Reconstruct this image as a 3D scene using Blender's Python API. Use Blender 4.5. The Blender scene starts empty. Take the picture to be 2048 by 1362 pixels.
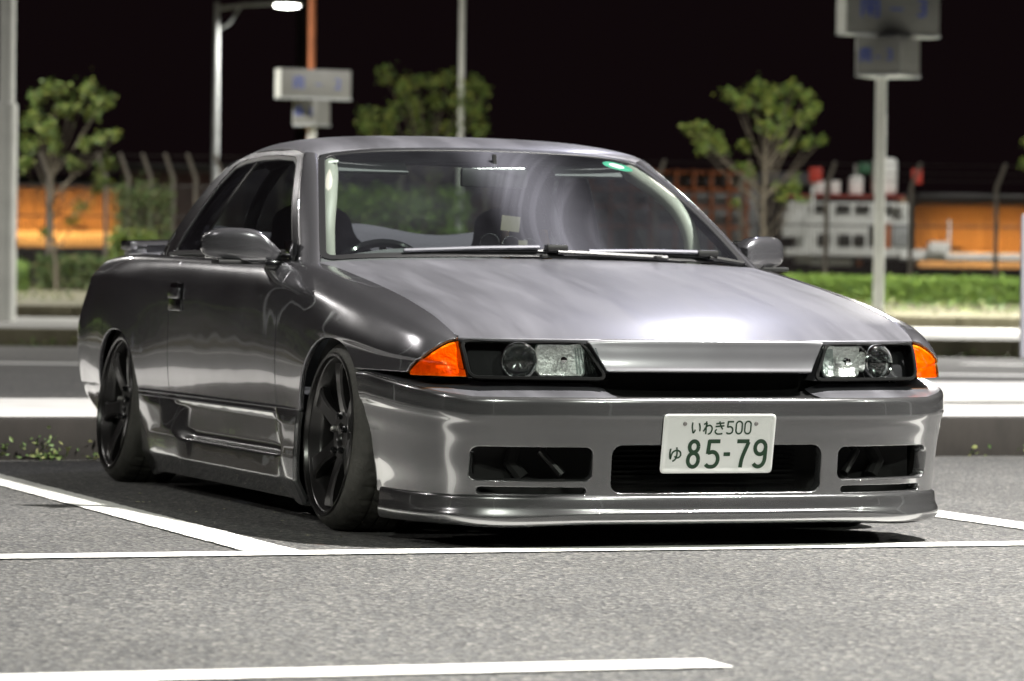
import bpy, bmesh, math, random
import numpy as np
from mathutils import Vector, Matrix
random.seed(7); rng = np.random.default_rng(7)
sc = bpy.context.scene
COL = sc.collection
PI = math.pi

# ------------------------------------------------------------------ camera, sky, exposure
CAM = np.array([-3.938, -10.257, 0.7186]); YAW, PITCH, ROLL, FPX = 0.3422, -0.0154, 0.0122, 7427.9
_cy, _sy, _cp, _sp = math.cos(YAW), math.sin(YAW), math.cos(PITCH), math.sin(PITCH)
FWD = np.array([_sy*_cp, _cy*_cp, _sp]); RGT = np.array([_cy, -_sy, 0.0]); UPV = np.cross(RGT, FWD)
RR = math.cos(ROLL)*RGT + math.sin(ROLL)*UPV; UU = -math.sin(ROLL)*RGT + math.cos(ROLL)*UPV
cd = bpy.data.cameras.new('camera'); cam = bpy.data.objects.new('camera', cd); COL.objects.link(cam)
cd.sensor_width = 36.0; cd.lens = FPX/2048*36.0; cd.clip_start = 0.1; cd.clip_end = 2000
cam.matrix_world = Matrix(((RR[0], UU[0], -FWD[0], CAM[0]), (RR[1], UU[1], -FWD[1], CAM[1]), (RR[2], UU[2], -FWD[2], CAM[2]), (0, 0, 0, 1)))
cd.dof.use_dof = True; cd.dof.focus_distance = 10.0; cd.dof.aperture_fstop = 5.6
sc.camera = cam
w = bpy.data.worlds.new('World'); sc.world = w; w.use_nodes = True
wn = w.node_tree.nodes; wl = w.node_tree.links
sky = wn.new('ShaderNodeTexSky'); sky.sky_type = 'NISHITA'; sky.sun_disc = False
sky.sun_elevation = math.radians(-6); sky.sun_rotation = math.radians(200)
wn['Background'].inputs['Strength'].default_value = 0.08
glow = wn.new('ShaderNodeMix'); glow.data_type = 'RGBA'; glow.blend_type = 'ADD'; glow.inputs['Factor'].default_value = 1.0
glow.inputs[7].default_value = (.055, .030, .036, 1)     # faint even glow of the town in the night sky
wl.new(sky.outputs[0], glow.inputs[6]); wl.new(glow.outputs[2], wn['Background'].inputs['Color'])
sc.view_settings.view_transform = 'Standard'; sc.view_settings.look = 'None'
sc.view_settings.gamma = 1.0; sc.view_settings.use_curve_mapping = False; sc.view_settings.exposure = 0.0
sc.render.engine = 'CYCLES'
sc.cycles.use_denoising = True; sc.cycles.max_bounces = 10; sc.cycles.transparent_max_bounces = 16
sc.cycles.caustics_reflective = False; sc.cycles.caustics_refractive = False
sc.cycles.sample_clamp_indirect = 6.0
LAMP_W = 2300.0

# ------------------------------------------------------------------ small helpers
def at(px, py, D):
    """point seen at photo pixel (px,py), D metres ahead of the camera"""
    return CAM + D*(FWD + RR*(px-1024)/FPX + UU*(681-py)/FPX)
def gnd(px, D, z=0.0):
    p = at(px, 567, D); return np.array([p[0], p[1], z])
def tag(o, label=None, cat=None, group=None, kind=None):
    if label: o['label'] = label
    if cat: o['category'] = cat
    if group: o['group'] = group
    if kind: o['kind'] = kind
    return o
def empty(name, loc=(0, 0, 0), label=None, cat=None, group=None, parent=None):
    o = bpy.data.objects.new(name, None); COL.objects.link(o); o.location = loc; o.empty_display_size = .1
    if parent is not None: o.parent = parent
    return tag(o, label, cat, group)
def link(name, me, m, parent=None):
    o = bpy.data.objects.new(name, me); COL.objects.link(o)
    if m is not None: me.materials.append(m) if not me.materials else None
    if parent is not None: o.parent = parent
    return o
def from_py(name, V, F, m, parent=None, smooth=True, N=None):
    me = bpy.data.meshes.new(name)
    me.from_pydata([tuple(map(float, v)) for v in V], [], [tuple(int(i) for i in f) for f in F]); me.update()
    if smooth: me.polygons.foreach_set('use_smooth', [True]*len(me.polygons))
    if N is not None: me.normals_split_custom_set_from_vertices([tuple(map(float, n)) for n in N])
    return link(name, me, m, parent)
class MB:
    """collects shapes of ONE piece into one mesh"""
    def __init__(s): s.V = []; s.F = []
    def add(s, V, F):
        o = len(s.V); s.V += [tuple(v) for v in V]; s.F += [tuple(i+o for i in f) for f in F]; return s
    def box(s, c, d, rot=None, bev=0.0):
        bm = bmesh.new(); bmesh.ops.create_cube(bm, size=1.0)
        for v in bm.verts: v.co = Vector((v.co.x*d[0], v.co.y*d[1], v.co.z*d[2]))
        if bev > 0: bmesh.ops.bevel(bm, geom=bm.edges[:], offset=bev, segments=2, affect='EDGES', profile=.6, clamp_overlap=True)
        M = Matrix.Translation(Vector(c)) @ (rot.to_4x4() if rot else Matrix())
        bm.verts.index_update()
        s.add([M @ v.co for v in bm.verts], [[v.index for v in f.verts] for f in bm.faces]); bm.free(); return s
    def tube(s, path, r, n=10, cap=True):
        P = [Vector(p) for p in path]; rs = r if hasattr(r, '__len__') else [r]*len(P); rings = []; o = len(s.V)
        prev = None
        for i, p in enumerate(P):
            t = (P[min(i+1, len(P)-1)]-P[max(i-1, 0)]).normalized()
            a = prev - t*prev.dot(t) if prev is not None else (Vector((0, 0, 1)) if abs(t.z) < .9 else Vector((1, 0, 0))).cross(t)
            a.normalize(); prev = a; b = t.cross(a)
            for k in range(n):
                an = 2*PI*k/n; s.V.append(tuple(p+(a*math.cos(an)+b*math.sin(an))*rs[i]))
        for i in range(len(P)-1):
            for k in range(n): s.F.append((o+i*n+k, o+i*n+(k+1) % n, o+(i+1)*n+(k+1) % n, o+(i+1)*n+k))
        if cap:
            s.F.append(tuple(o+k for k in reversed(range(n)))); s.F.append(tuple(o+(len(P)-1)*n+k for k in range(n)))
        return s
    def lathe(s, prof, n=48, c=(0, 0, 0), closed=False, M=None):
        """prof: (x along axis, radius) spun about the local X axis"""
        o = len(s.V); m = len(prof)
        for k in range(n):
            a = 2*PI*k/n
            for x, r in prof:
                v = Vector((x, r*math.cos(a), r*math.sin(a)))
                if M is not None: v = M @ v
                s.V.append((v.x+c[0], v.y+c[1], v.z+c[2]))
        for k in range(n):
            for j in range(m if closed else m-1):
                a, b = o+k*m+j, o+k*m+(j+1) % m; c2, d = o+((k+1) % n)*m+(j+1) % m, o+((k+1) % n)*m+j
                s.F.append((a, b, c2, d))
        return s
    def build(s, name, m, parent=None, smooth=False, angle=35):
        me = bpy.data.meshes.new(name); me.from_pydata(s.V, [], s.F); me.update()
        bm = bmesh.new(); bm.from_mesh(me); bmesh.ops.recalc_face_normals(bm, faces=bm.faces[:])
        if smooth:
            lim = math.radians(angle)
            for f in bm.faces: f.smooth = True
            for e in bm.edges:
                if len(e.link_faces) == 2 and e.calc_face_angle(0) > lim: e.smooth = False
        bm.to_mesh(me); bm.free()
        return link(name, me, m, parent)

# natural cubic splines
def ncs(t, P, q):
    t = np.asarray(t, float); P = np.asarray(P, float); sh = P.shape[1:]; P = P.reshape(len(t), -1); n = len(t)
    if n == 2:
        f = (np.asarray(q)-t[0])/(t[1]-t[0]); return (P[0]*(1-f)[:, None]+P[1]*f[:, None]).reshape((len(q),)+sh)
    h = np.diff(t); A = np.zeros((n, n)); B = np.zeros_like(P); A[0, 0] = A[-1, -1] = 1
    for i in range(1, n-1):
        A[i, i-1] = h[i-1]; A[i, i] = 2*(h[i-1]+h[i]); A[i, i+1] = h[i]
        B[i] = 6*((P[i+1]-P[i])/h[i]-(P[i]-P[i-1])/h[i-1])
    M = np.linalg.solve(A, B); q = np.asarray(q, float); k = np.clip(np.searchsorted(t, q, side='right')-1, 0, n-2)
    hk = h[k][:, None]; a = (t[k+1]-q)[:, None]; b = (q-t[k])[:, None]
    r = M[k]*a**3/(6*hk)+M[k+1]*b**3/(6*hk)+(P[k]/hk-M[k]*hk/6)*a+(P[k+1]/hk-M[k+1]*hk/6)*b
    return r.reshape((len(q),)+sh)
def chord(C):
    d = np.linalg.norm(np.diff(C, axis=0), axis=-1)
    if d.ndim > 1: d = d.mean(axis=1)
    return np.concatenate([[0], np.cumsum(np.maximum(d, 1e-4))])
def refine(t, n):
    """about n samples that always include the knots' span evenly"""
    return np.linspace(t[0], t[-1], n)
def spl(pts, n):
    P = np.array(pts, float); t = chord(P); return ncs(t, P, refine(t, n))
def surf(C, nu, nv):
    C = np.array(C, float); tu = chord(C); tv = chord(np.swapaxes(C, 0, 1))
    A = ncs(tu, C, refine(tu, nu)); A = np.swapaxes(ncs(tv, np.swapaxes(A, 0, 1), refine(tv, nv)), 0, 1)
    return A
def surf_lin(C, nu, nv, su=2.0, sv=1.2):
    """piecewise flat faces with softened folds"""
    C = np.array(C, float)
    def res(A, n):
        t = chord(A); q = np.linspace(0, t[-1], n); k = np.clip(np.searchsorted(t, q, side='right')-1, 0, len(t)-2); f = ((q-t[k])/(t[k+1]-t[k])).reshape((-1,)+(1,)*(A.ndim-1)); return A[k]*(1-f)+A[k+1]*f
    A = res(C, nu); A = np.swapaxes(res(np.swapaxes(A, 0, 1), nv), 0, 1)
    def blur(A, s):
        r = int(3*s)+1; w_ = np.exp(-.5*(np.arange(-r, r+1)/s)**2); w_ /= w_.sum()
        P0 = A[0]-(A[1:r+1][::-1]-A[0]); P1 = A[-1]+(A[-1]-A[-r-1:-1][::-1]); B = np.concatenate([P0, A, P1]); return sum(w_[i]*B[i:i+len(A)] for i in range(2*r+1))
    A = blur(A, su); return np.swapaxes(blur(np.swapaxes(A, 0, 1), sv), 0, 1)
def normals(P, out):
    """grid normals, turned to point along 'out' (vector or point-function)"""
    du = np.gradient(P, axis=0); dv = np.gradient(P, axis=1); N = np.cross(du, dv)
    N /= np.maximum(np.linalg.norm(N, axis=-1, keepdims=True), 1e-12)
    m = np.median((N*np.asarray(out)).sum(-1)); return N if m >= 0 else -N
def panel(name, P, N, fields, m, parent, flange=.012, mirror=False, both=False, fl_fields=True):
    """a smooth sheet clipped to fields >= 0 with its edges turned in"""
    nu, nv = P.shape[:2]
    pos = list(P.reshape(-1, 3)); nor = list(N.reshape(-1, 3)); K = len(fields)
    fld = [list(f.reshape(-1)) for f in fields]
    idx = np.arange(nu*nv).reshape(nu, nv); polys = [(int(idx[i, j]), int(idx[i+1, j]), int(idx[i+1, j+1]), int(idx[i, j+1])) for i in range(nu-1) for j in range(nv-1)]
    for k in range(K):
        f = fld[k]; cache = {}; out = []
        def cut(a, b):
            key = (a, b) if a < b else (b, a)
            if key not in cache:
                i, j = key; t = f[i]/(f[i]-f[j]); pos.append(pos[i]*(1-t)+pos[j]*t)
                n_ = nor[i]*(1-t)+nor[j]*t; nor.append(n_/max(np.linalg.norm(n_), 1e-9))
                for g in fld: g.append(g[i]*(1-t)+g[j]*t)
                f[-1] = 0.0; cache[key] = len(pos)-1
            return cache[key]
        for p in polys:
            ins = [f[v] >= -1e-9 for v in p]
            if all(ins): out.append(p); continue
            if not any(ins): continue
            q = []
            for a, b, ia, ib in zip(p, p[1:]+p[:1], ins, ins[1:]+ins[:1]):
                if ia: q.append(a)
                if ia != ib: q.append(cut(a, b))
            r = [v for i, v in enumerate(q) if v != q[i-1]]
            if len(r) >= 3: out.append(tuple(r))
        polys = out
    used = sorted({v for p in polys for v in p}); mp = {v: i for i, v in enumerate(used)}
    V = [pos[v] for v in used]; NN = [nor[v] for v in used]; F = [tuple(mp[v] for v in p) for p in polys]
    # orient
    s = 0.0
    for p in F[::max(1, len(F)//60)]:
        a, b, c = V[p[0]], V[p[1]], V[p[2]]; s += float(np.dot(np.cross(b-a, c-a), NN[p[0]]))/max(1e-12, np.linalg.norm(np.cross(b-a, c-a)))
    if s < 0: F = [f[::-1] for f in F]
    if flange > 0:
        edges = {}
        for p in F:
            for a, b in zip(p, p[1:]+p[:1]):
                if (b, a) in edges: del edges[(b, a)]
                else: edges[(a, b)] = 1
        outw = {}
        for a, b in edges:
            d = np.cross(V[b]-V[a], NN[a]); l = np.linalg.norm(d)
            if l < 1e-9: continue
            for v in (a, b): outw[v] = outw.get(v, 0)+d/l
        top = {}; mid = {}; bot = {}
        r = min(.004, flange*.3)
        for v, d in outw.items():
            d = d/max(np.linalg.norm(d), 1e-9); n = NN[v]
            top[v] = len(V); V.append(V[v]); NN.append(n)
            mid[v] = len(V); V.append(V[v]+d*r*.8-n*r); q = d+n*.35; NN.append(q/np.linalg.norm(q))
            bot[v] = len(V); V.append(V[v]+d*r*.8-n*flange); NN.append(d)
        for a, b in edges:
            if a in top and b in top:
                F.append((b, a, top[a], top[b])) if False else None
                F.append((top[b], top[a], mid[a], mid[b])); F.append((mid[b], mid[a], bot[a], bot[b]))
    V = np.array(V); NN = np.array(NN); res = []
    if not mirror or both: res.append(from_py(name, V, F, m, parent, True, NN))
    if mirror or both:
        s_ = np.array([-1, 1, 1]); res.append(from_py(name, V*s_, [f[::-1] for f in F], m, parent, True, NN*s_))
    return res
def sheet(name, P, out, m, parent, thick=0.0, flip=False):
    """plain grid sheet with analytic smooth normals"""
    N = normals(P, out); return panel(name, P, N, [], m, parent, flange=thick)[0]
def poly_sdf(A, B, poly):
    """signed distance, positive inside polygon"""
    poly = np.array(poly, float); d = np.full(A.shape, 1e9); ins = np.zeros(A.shape, bool); n = len(poly)
    for i in range(n):
        x0, y0 = poly[i]; x1, y1 = poly[(i+1) % n]; ex, ey = x1-x0, y1-y0
        t = np.clip(((A-x0)*ex+(B-y0)*ey)/(ex*ex+ey*ey), 0, 1); d = np.minimum(d, np.hypot(A-x0-t*ex, B-y0-t*ey))
        c = ((y0 > B) != (y1 > B)) & (A < ex*(B-y0)/(ey if abs(ey) > 1e-12 else 1e-12)+x0); ins ^= c
    return np.where(ins, d, -d)
def rbox(A, B, a0, a1, b0, b1, r):
    """positive inside a rounded rectangle"""
    qx = np.abs(A-(a0+a1)/2)-(a1-a0)/2+r; qy = np.abs(B-(b0+b1)/2)-(b1-b0)/2+r
    return -(np.hypot(np.maximum(qx, 0), np.maximum(qy, 0))+np.minimum(np.maximum(qx, qy), 0)-r)

# ------------------------------------------------------------------ materials
def new_mat(name):
    m = bpy.data.materials.new(name); m.use_nodes = True
    return m, m.node_tree.nodes, m.node_tree.links, m.node_tree.nodes['Principled BSDF']
def mat(name, col, rough=.5, metal=0.0, coat=0.0, coat_r=.05, var=.0, vscale=8.0, bump=0.0, bscale=40.0, spec=.5, rvar=0.0):
    m, n, l, b = new_mat(name)
    b.inputs['Base Color'].default_value = (*col, 1); b.inputs['Roughness'].default_value = rough
    b.inputs['Metallic'].default_value = metal; b.inputs['Coat Weight'].default_value = coat; b.inputs['Coat Roughness'].default_value = coat_r
    b.inputs['Specular IOR Level'].default_value = spec
    tc = n.new('ShaderNodeTexCoord')
    if var > 0:
        nz = n.new('ShaderNodeTexNoise'); nz.inputs['Scale'].default_value = vscale; nz.inputs['Detail'].default_value = 6
        l.new(tc.outputs['Object'], nz.inputs['Vector'])
        mr = n.new('ShaderNodeMapRange'); mr.inputs['From Min'].default_value = .3; mr.inputs['From Max'].default_value = .7
        mr.inputs['To Min'].default_value = 1-var; mr.inputs['To Max'].default_value = 1+var; l.new(nz.outputs['Fac'], mr.inputs['Value'])
        mx = n.new('ShaderNodeMix'); mx.data_type = 'RGBA'; mx.blend_type = 'MULTIPLY'; mx.inputs['Factor'].default_value = 1
        mx.inputs[6].default_value = (*col, 1); l.new(mr.outputs[0], mx.inputs[7]); l.new(mx.outputs[2], b.inputs['Base Color'])
        if rvar > 0:
            m2 = n.new('ShaderNodeMapRange'); m2.inputs['From Min'].default_value = .3; m2.inputs['From Max'].default_value = .7
            m2.inputs['To Min'].default_value = rough-rvar; m2.inputs['To Max'].default_value = rough+rvar; l.new(nz.outputs['Fac'], m2.inputs['Value']); l.new(m2.outputs[0], b.inputs['Roughness'])
    if bump > 0:
        nb = n.new('ShaderNodeTexNoise'); nb.inputs['Scale'].default_value = bscale; nb.inputs['Detail'].default_value = 5
        l.new(tc.outputs['Object'], nb.inputs['Vector']); bp = n.new('ShaderNodeBump'); bp.inputs['Strength'].default_value = bump
        bp.inputs['Distance'].default_value = .01; l.new(nb.outputs['Fac'], bp.inputs['Height']); l.new(bp.outputs[0], b.inputs['Normal'])
    return m
def emit(name, col, s):
    m, n, l, b = new_mat(name); b.inputs['Base Color'].default_value = (*col, 1)
    b.inputs['Emission Color'].default_value = (*col, 1); b.inputs['Emission Strength'].default_value = s; return m
def paint_mat(name, base, rough, coat, coat_r, streak=0.0, wave=.03, metal=.62):
    m, n, l, b = new_mat(name); tc = n.new('ShaderNodeTexCoord')
    b.inputs['Metallic'].default_value = metal; b.inputs['Coat Weight'].default_value = coat; b.inputs['Coat Roughness'].default_value = coat_r
    b.inputs['Specular IOR Level'].default_value = .5
    nz = n.new('ShaderNodeTexNoise'); nz.inputs['Scale'].default_value = 3.5; nz.inputs['Detail'].default_value = 7; nz.inputs['Roughness'].default_value = .6
    mp = n.new('ShaderNodeMapping'); mp.inputs['Scale'].default_value = (2.6, .30, 1.0) if streak else (1, 1, 1)
    l.new(tc.outputs['Object'], mp.inputs['Vector']); l.new(mp.outputs[0], nz.inputs['Vector'])
    mx = n.new('ShaderNodeMix'); mx.data_type = 'RGBA'; mx.blend_type = 'MULTIPLY'; mx.inputs['Factor'].default_value = 1
    mx.inputs[6].default_value = (*base, 1); mx.inputs[7].default_value = (1, 1, 1, 1)
    if streak:
        sr = n.new('ShaderNodeMapRange'); sr.inputs['From Min'].default_value = .3; sr.inputs['From Max'].default_value = .7; sr.inputs['To Min'].default_value = .82; sr.inputs['To Max'].default_value = 1.18; l.new(nz.outputs['Fac'], sr.inputs['Value'])
        m3 = n.new('ShaderNodeMix'); m3.data_type = 'RGBA'; m3.blend_type = 'MULTIPLY'; m3.inputs['Factor'].default_value = 1; l.new(mx.outputs[2], m3.inputs[6]); l.new(sr.outputs[0], m3.inputs[7]); mx = m3
    l.new(mx.outputs[2], b.inputs['Base Color'])
    rr = n.new('ShaderNodeMapRange'); rr.inputs['From Min'].default_value = .3; rr.inputs['From Max'].default_value = .7
    rr.inputs['To Min'].default_value = rough-.03-streak; rr.inputs['To Max'].default_value = rough+.03+streak
    l.new(nz.outputs['Fac'], rr.inputs['Value']); l.new(rr.outputs[0], b.inputs['Roughness'])
    # faint panel waviness and dust
    nb = n.new('ShaderNodeTexNoise'); nb.inputs['Scale'].default_value = 5; nb.inputs['Detail'].default_value = 1
    l.new(tc.outputs['Object'], nb.inputs['Vector'])
    bp = n.new('ShaderNodeBump'); bp.inputs['Strength'].default_value = wave; bp.inputs['Distance'].default_value = .05
    l.new(nb.outputs['Fac'], bp.inputs['Height']); l.new(bp.outputs[0], b.inputs['Normal']); l.new(bp.outputs[0], b.inputs['Coat Normal'])
    return m
def glass_mat(name, tint, haze=0.0, refl=1.0, streaks=False):
    m, n, l, b = new_mat(name); n.remove(b); out = n['Material Output']
    tr = n.new('ShaderNodeBsdfTransparent'); tr.inputs[0].default_value = (*tint, 1)
    gl = n.new('ShaderNodeBsdfGlossy'); gl.inputs['Roughness'].default_value = .01
    lw = n.new('ShaderNodeLayerWeight'); lw.inputs[0].default_value = .5
    pw_ = n.new('ShaderNodeMath'); pw_.operation = 'POWER'; pw_.inputs[1].default_value = 5.0; l.new(lw.outputs['Facing'], pw_.inputs[0])
    fr = n.new('ShaderNodeMath'); fr.operation = 'MULTIPLY_ADD'; fr.inputs[1].default_value = .92; fr.inputs[2].default_value = .06; l.new(pw_.outputs[0], fr.inputs[0])
    mf = n.new('ShaderNodeMath'); mf.operation = 'MULTIPLY'; mf.inputs[1].default_value = refl; l.new(fr.outputs[0], mf.inputs[0])
    mx = n.new('ShaderNodeMixShader'); l.new(mf.outputs[0], mx.inputs[0]); l.new(tr.outputs[0], mx.inputs[1]); l.new(gl.outputs[0], mx.inputs[2])
    last = mx
    if haze > 0:
        df = n.new('ShaderNodeBsdfDiffuse'); df.inputs[0].default_value = (.58, .58, .70, 1)
        tc = n.new('ShaderNodeTexCoord'); nz = n.new('ShaderNodeTexNoise'); nz.inputs['Scale'].default_value = 4; nz.inputs['Detail'].default_value = 5
        l.new(tc.outputs['Object'], nz.inputs['Vector'])
        fac = n.new('ShaderNodeMapRange'); fac.inputs['From Min'].default_value = .35; fac.inputs['From Max'].default_value = .75
        fac.inputs['To Min'].default_value = haze*.35; fac.inputs['To Max'].default_value = haze; l.new(nz.outputs['Fac'], fac.inputs['Value'])
        f = fac.outputs[0]
        if streaks:
            # smeared arcs left by a wiped pane: rings round a point on the pane
            mp = n.new('ShaderNodeMapping'); mp.inputs['Location'].default_value = (-.78, -.55, -.95); l.new(tc.outputs['Object'], mp.inputs['Vector'])
            ln = n.new('ShaderNodeVectorMath'); ln.operation = 'LENGTH'; l.new(mp.outputs[0], ln.inputs[0])
            n2 = n.new('ShaderNodeTexNoise'); n2.noise_dimensions = '1D'; n2.inputs['Scale'].default_value = 20; n2.inputs['Detail'].default_value = 4
            nd = n.new('ShaderNodeMath'); nd.operation = 'MULTIPLY_ADD'; nd.inputs[1].default_value = .22; n5 = n.new('ShaderNodeTexNoise'); n5.inputs['Scale'].default_value = 1.6; n5.inputs['Detail'].default_value = 0; l.new(tc.outputs['Object'], n5.inputs['Vector']); l.new(n5.outputs['Fac'], nd.inputs[0]); l.new(ln.outputs['Value'], nd.inputs[2]); l.new(nd.outputs[0], n2.inputs['W'])
            r1 = n.new('ShaderNodeMapRange'); r1.inputs['From Min'].default_value = .45; r1.inputs['From Max'].default_value = .85; r1.inputs['To Max'].default_value = .05
            l.new(n2.outputs['Fac'], r1.inputs['Value'])
            sx = n.new('ShaderNodeSeparateXYZ'); l.new(tc.outputs['Object'], sx.inputs[0])
            w1 = n.new('ShaderNodeMapRange'); w1.interpolation_type = 'SMOOTHSTEP'; w1.inputs['From Min'].default_value = -.14; w1.inputs['From Max'].default_value = .02; l.new(sx.outputs['X'], w1.inputs['Value'])
            w2 = n.new('ShaderNodeMapRange'); w2.interpolation_type = 'SMOOTHSTEP'; w2.inputs['From Min'].default_value = .30; w2.inputs['From Max'].default_value = .02; l.new(sx.outputs['X'], w2.inputs['Value'])
            a = n.new('ShaderNodeMath'); a.operation = 'MULTIPLY'; l.new(w1.outputs[0], a.inputs[0]); l.new(w2.outputs[0], a.inputs[1])
            a2 = n.new('ShaderNodeMath'); a2.operation = 'ADD'; a2.inputs[1].default_value = .065; l.new(r1.outputs[0], a2.inputs[0])
            a3 = n.new('ShaderNodeMath'); a3.operation = 'MULTIPLY'; l.new(a.outputs[0], a3.inputs[0]); l.new(a2.outputs[0], a3.inputs[1])
            a4 = n.new('ShaderNodeMath'); a4.operation = 'ADD'; l.new(a3.outputs[0], a4.inputs[0]); l.new(f, a4.inputs[1]); f = a4.outputs[0]
        m2 = n.new('ShaderNodeMixShader'); l.new(f, m2.inputs[0]); l.new(last.outputs[0], m2.inputs[1]); l.new(df.outputs[0], m2.inputs[2]); last = m2
    l.new(last.outputs[0], out.inputs[0]); return m

M = {}
M['paint'] = paint_mat('grey_metallic_paint', (.170, .168, .184), .23, 1.0, .03, wave=.025, metal=.75)
M['hood'] = paint_mat('grey_metallic_paint_dull', (.148, .147, .165), .43, .4, .22, streak=.07, wave=.015)
M['nose'] = paint_mat('grey_metallic_paint_nose', (.14, .139, .150), .32, .6, .15, wave=.01)
M['bumper'] = paint_mat('grey_metallic_paint_wavy', (.16, .16, .165), .22, 1.0, .03, wave=.04, metal=.8)
M['black'] = mat('black_plastic', (.012, .012, .012), .45)
M['matt_black'] = mat('matt_black', (.006, .006, .006), .8, spec=.1)
M['gloss_black'] = mat('black_gloss', (.008, .008, .009), .12, coat=.5)
M['seal'] = mat('rubber_seal', (.012, .012, .013), .4)
M['dark'] = mat('dark_underbody', (.008, .008, .008), .9)
M['tyre'] = mat('tyre_rubber', (.045, .044, .038), .62, var=.25, vscale=30, bump=.3, bscale=90)
M['rim'] = mat('satin_black_rim', (.022, .021, .021), .30, metal=.55, coat=.3, coat_r=.2)
M['chrome'] = mat('chrome', (.8, .8, .8), .07, metal=1.0)
M['steel'] = mat('dull_steel', (.35, .34, .33), .35, metal=1.0, var=.2)
M['white_refl'] = mat('lamp_reflector', (.85, .86, .84), .36, metal=.75, bump=.8, bscale=90)
M['smoke'] = mat('headlamp_inner_black', (.010, .010, .011), .6, spec=.2)
M['lens'] = glass_mat('headlamp_cover', (.93, .95, .95), refl=1.0)
M['ws'] = glass_mat('windscreen_glass', (.72, .78, .76), haze=.016, refl=.9, streaks=True)
M['tint'] = glass_mat('side_glass', (.42, .45, .44), haze=.012, refl=1.1)
M['qtint'] = glass_mat('rear_side_glass', (.10, .10, .11), haze=.03, refl=1.0)
M['rearglass'] = glass_mat('rear_window_glass', (.50, .54, .52), haze=.02, refl=.9)
M['plate'] = mat('number_plate_white', (.88, .88, .87), .38)
M['green'] = mat('plate_green', (.012, .045, .02), .4)
M['wiper'] = mat('wiper_metal', (.16, .16, .18), .38, metal=.6)
M['seat'] = mat('seat_cloth', (.022, .020, .026), .9, bump=.4, bscale=200)
M['seat2'] = mat('rear_seat_cloth', (.10, .09, .115), .9, bump=.3, bscale=150)
M['dash'] = mat('dashboard_vinyl', (.085, .085, .09), .65, bump=.3, bscale=300)
M['cage'] = mat('cream_padded_tube', (.27, .265, .235), .55, var=.06)
M['paper'] = mat('beige_card', (.13, .115, .08), .8)
M['stick_w'] = mat('sticker_white', (.8, .8, .76), .5)
M['stick_g'] = mat('sticker_green', (.03, .30, .18), .5)
M['belt'] = mat('orange_belt', (.55, .30, .08), .7)
M['redlens'] = mat('red_tail_lens', (.25, .01, .01), .15, coat=.5)
def amber():
    m, n, l, b = new_mat('amber_indicator_lens'); b.inputs['Base Color'].default_value = (.62, .11, .008, 1)
    b.inputs['Roughness'].default_value = .1; b.inputs['Transmission Weight'].default_value = .55; b.inputs['Coat Weight'].default_value = 1.0; b.inputs['Coat Roughness'].default_value = .02
    tc = n.new('ShaderNodeTexCoord'); wv = n.new('ShaderNodeTexWave'); wv.inputs['Scale'].default_value = 26; wv.bands_direction = 'X'; wv.inputs['Distortion'].default_value = .6
    l.new(tc.outputs['Object'], wv.inputs['Vector']); bp = n.new('ShaderNodeBump'); bp.inputs['Strength'].default_value = .5; bp.inputs['Distance'].default_value = .006
    l.new(wv.outputs['Fac'], bp.inputs['Height']); l.new(bp.outputs[0], b.inputs['Normal']); return m
M['amber'] = glass_mat('amber_indicator_lens', (.97, .36, .035), haze=0, refl=1.0)
M['amber_in'] = mat('amber_inner_lens', (.90, .42, .08), .35, bump=.9, bscale=45, coat=.5, var=.3, vscale=30)

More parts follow.
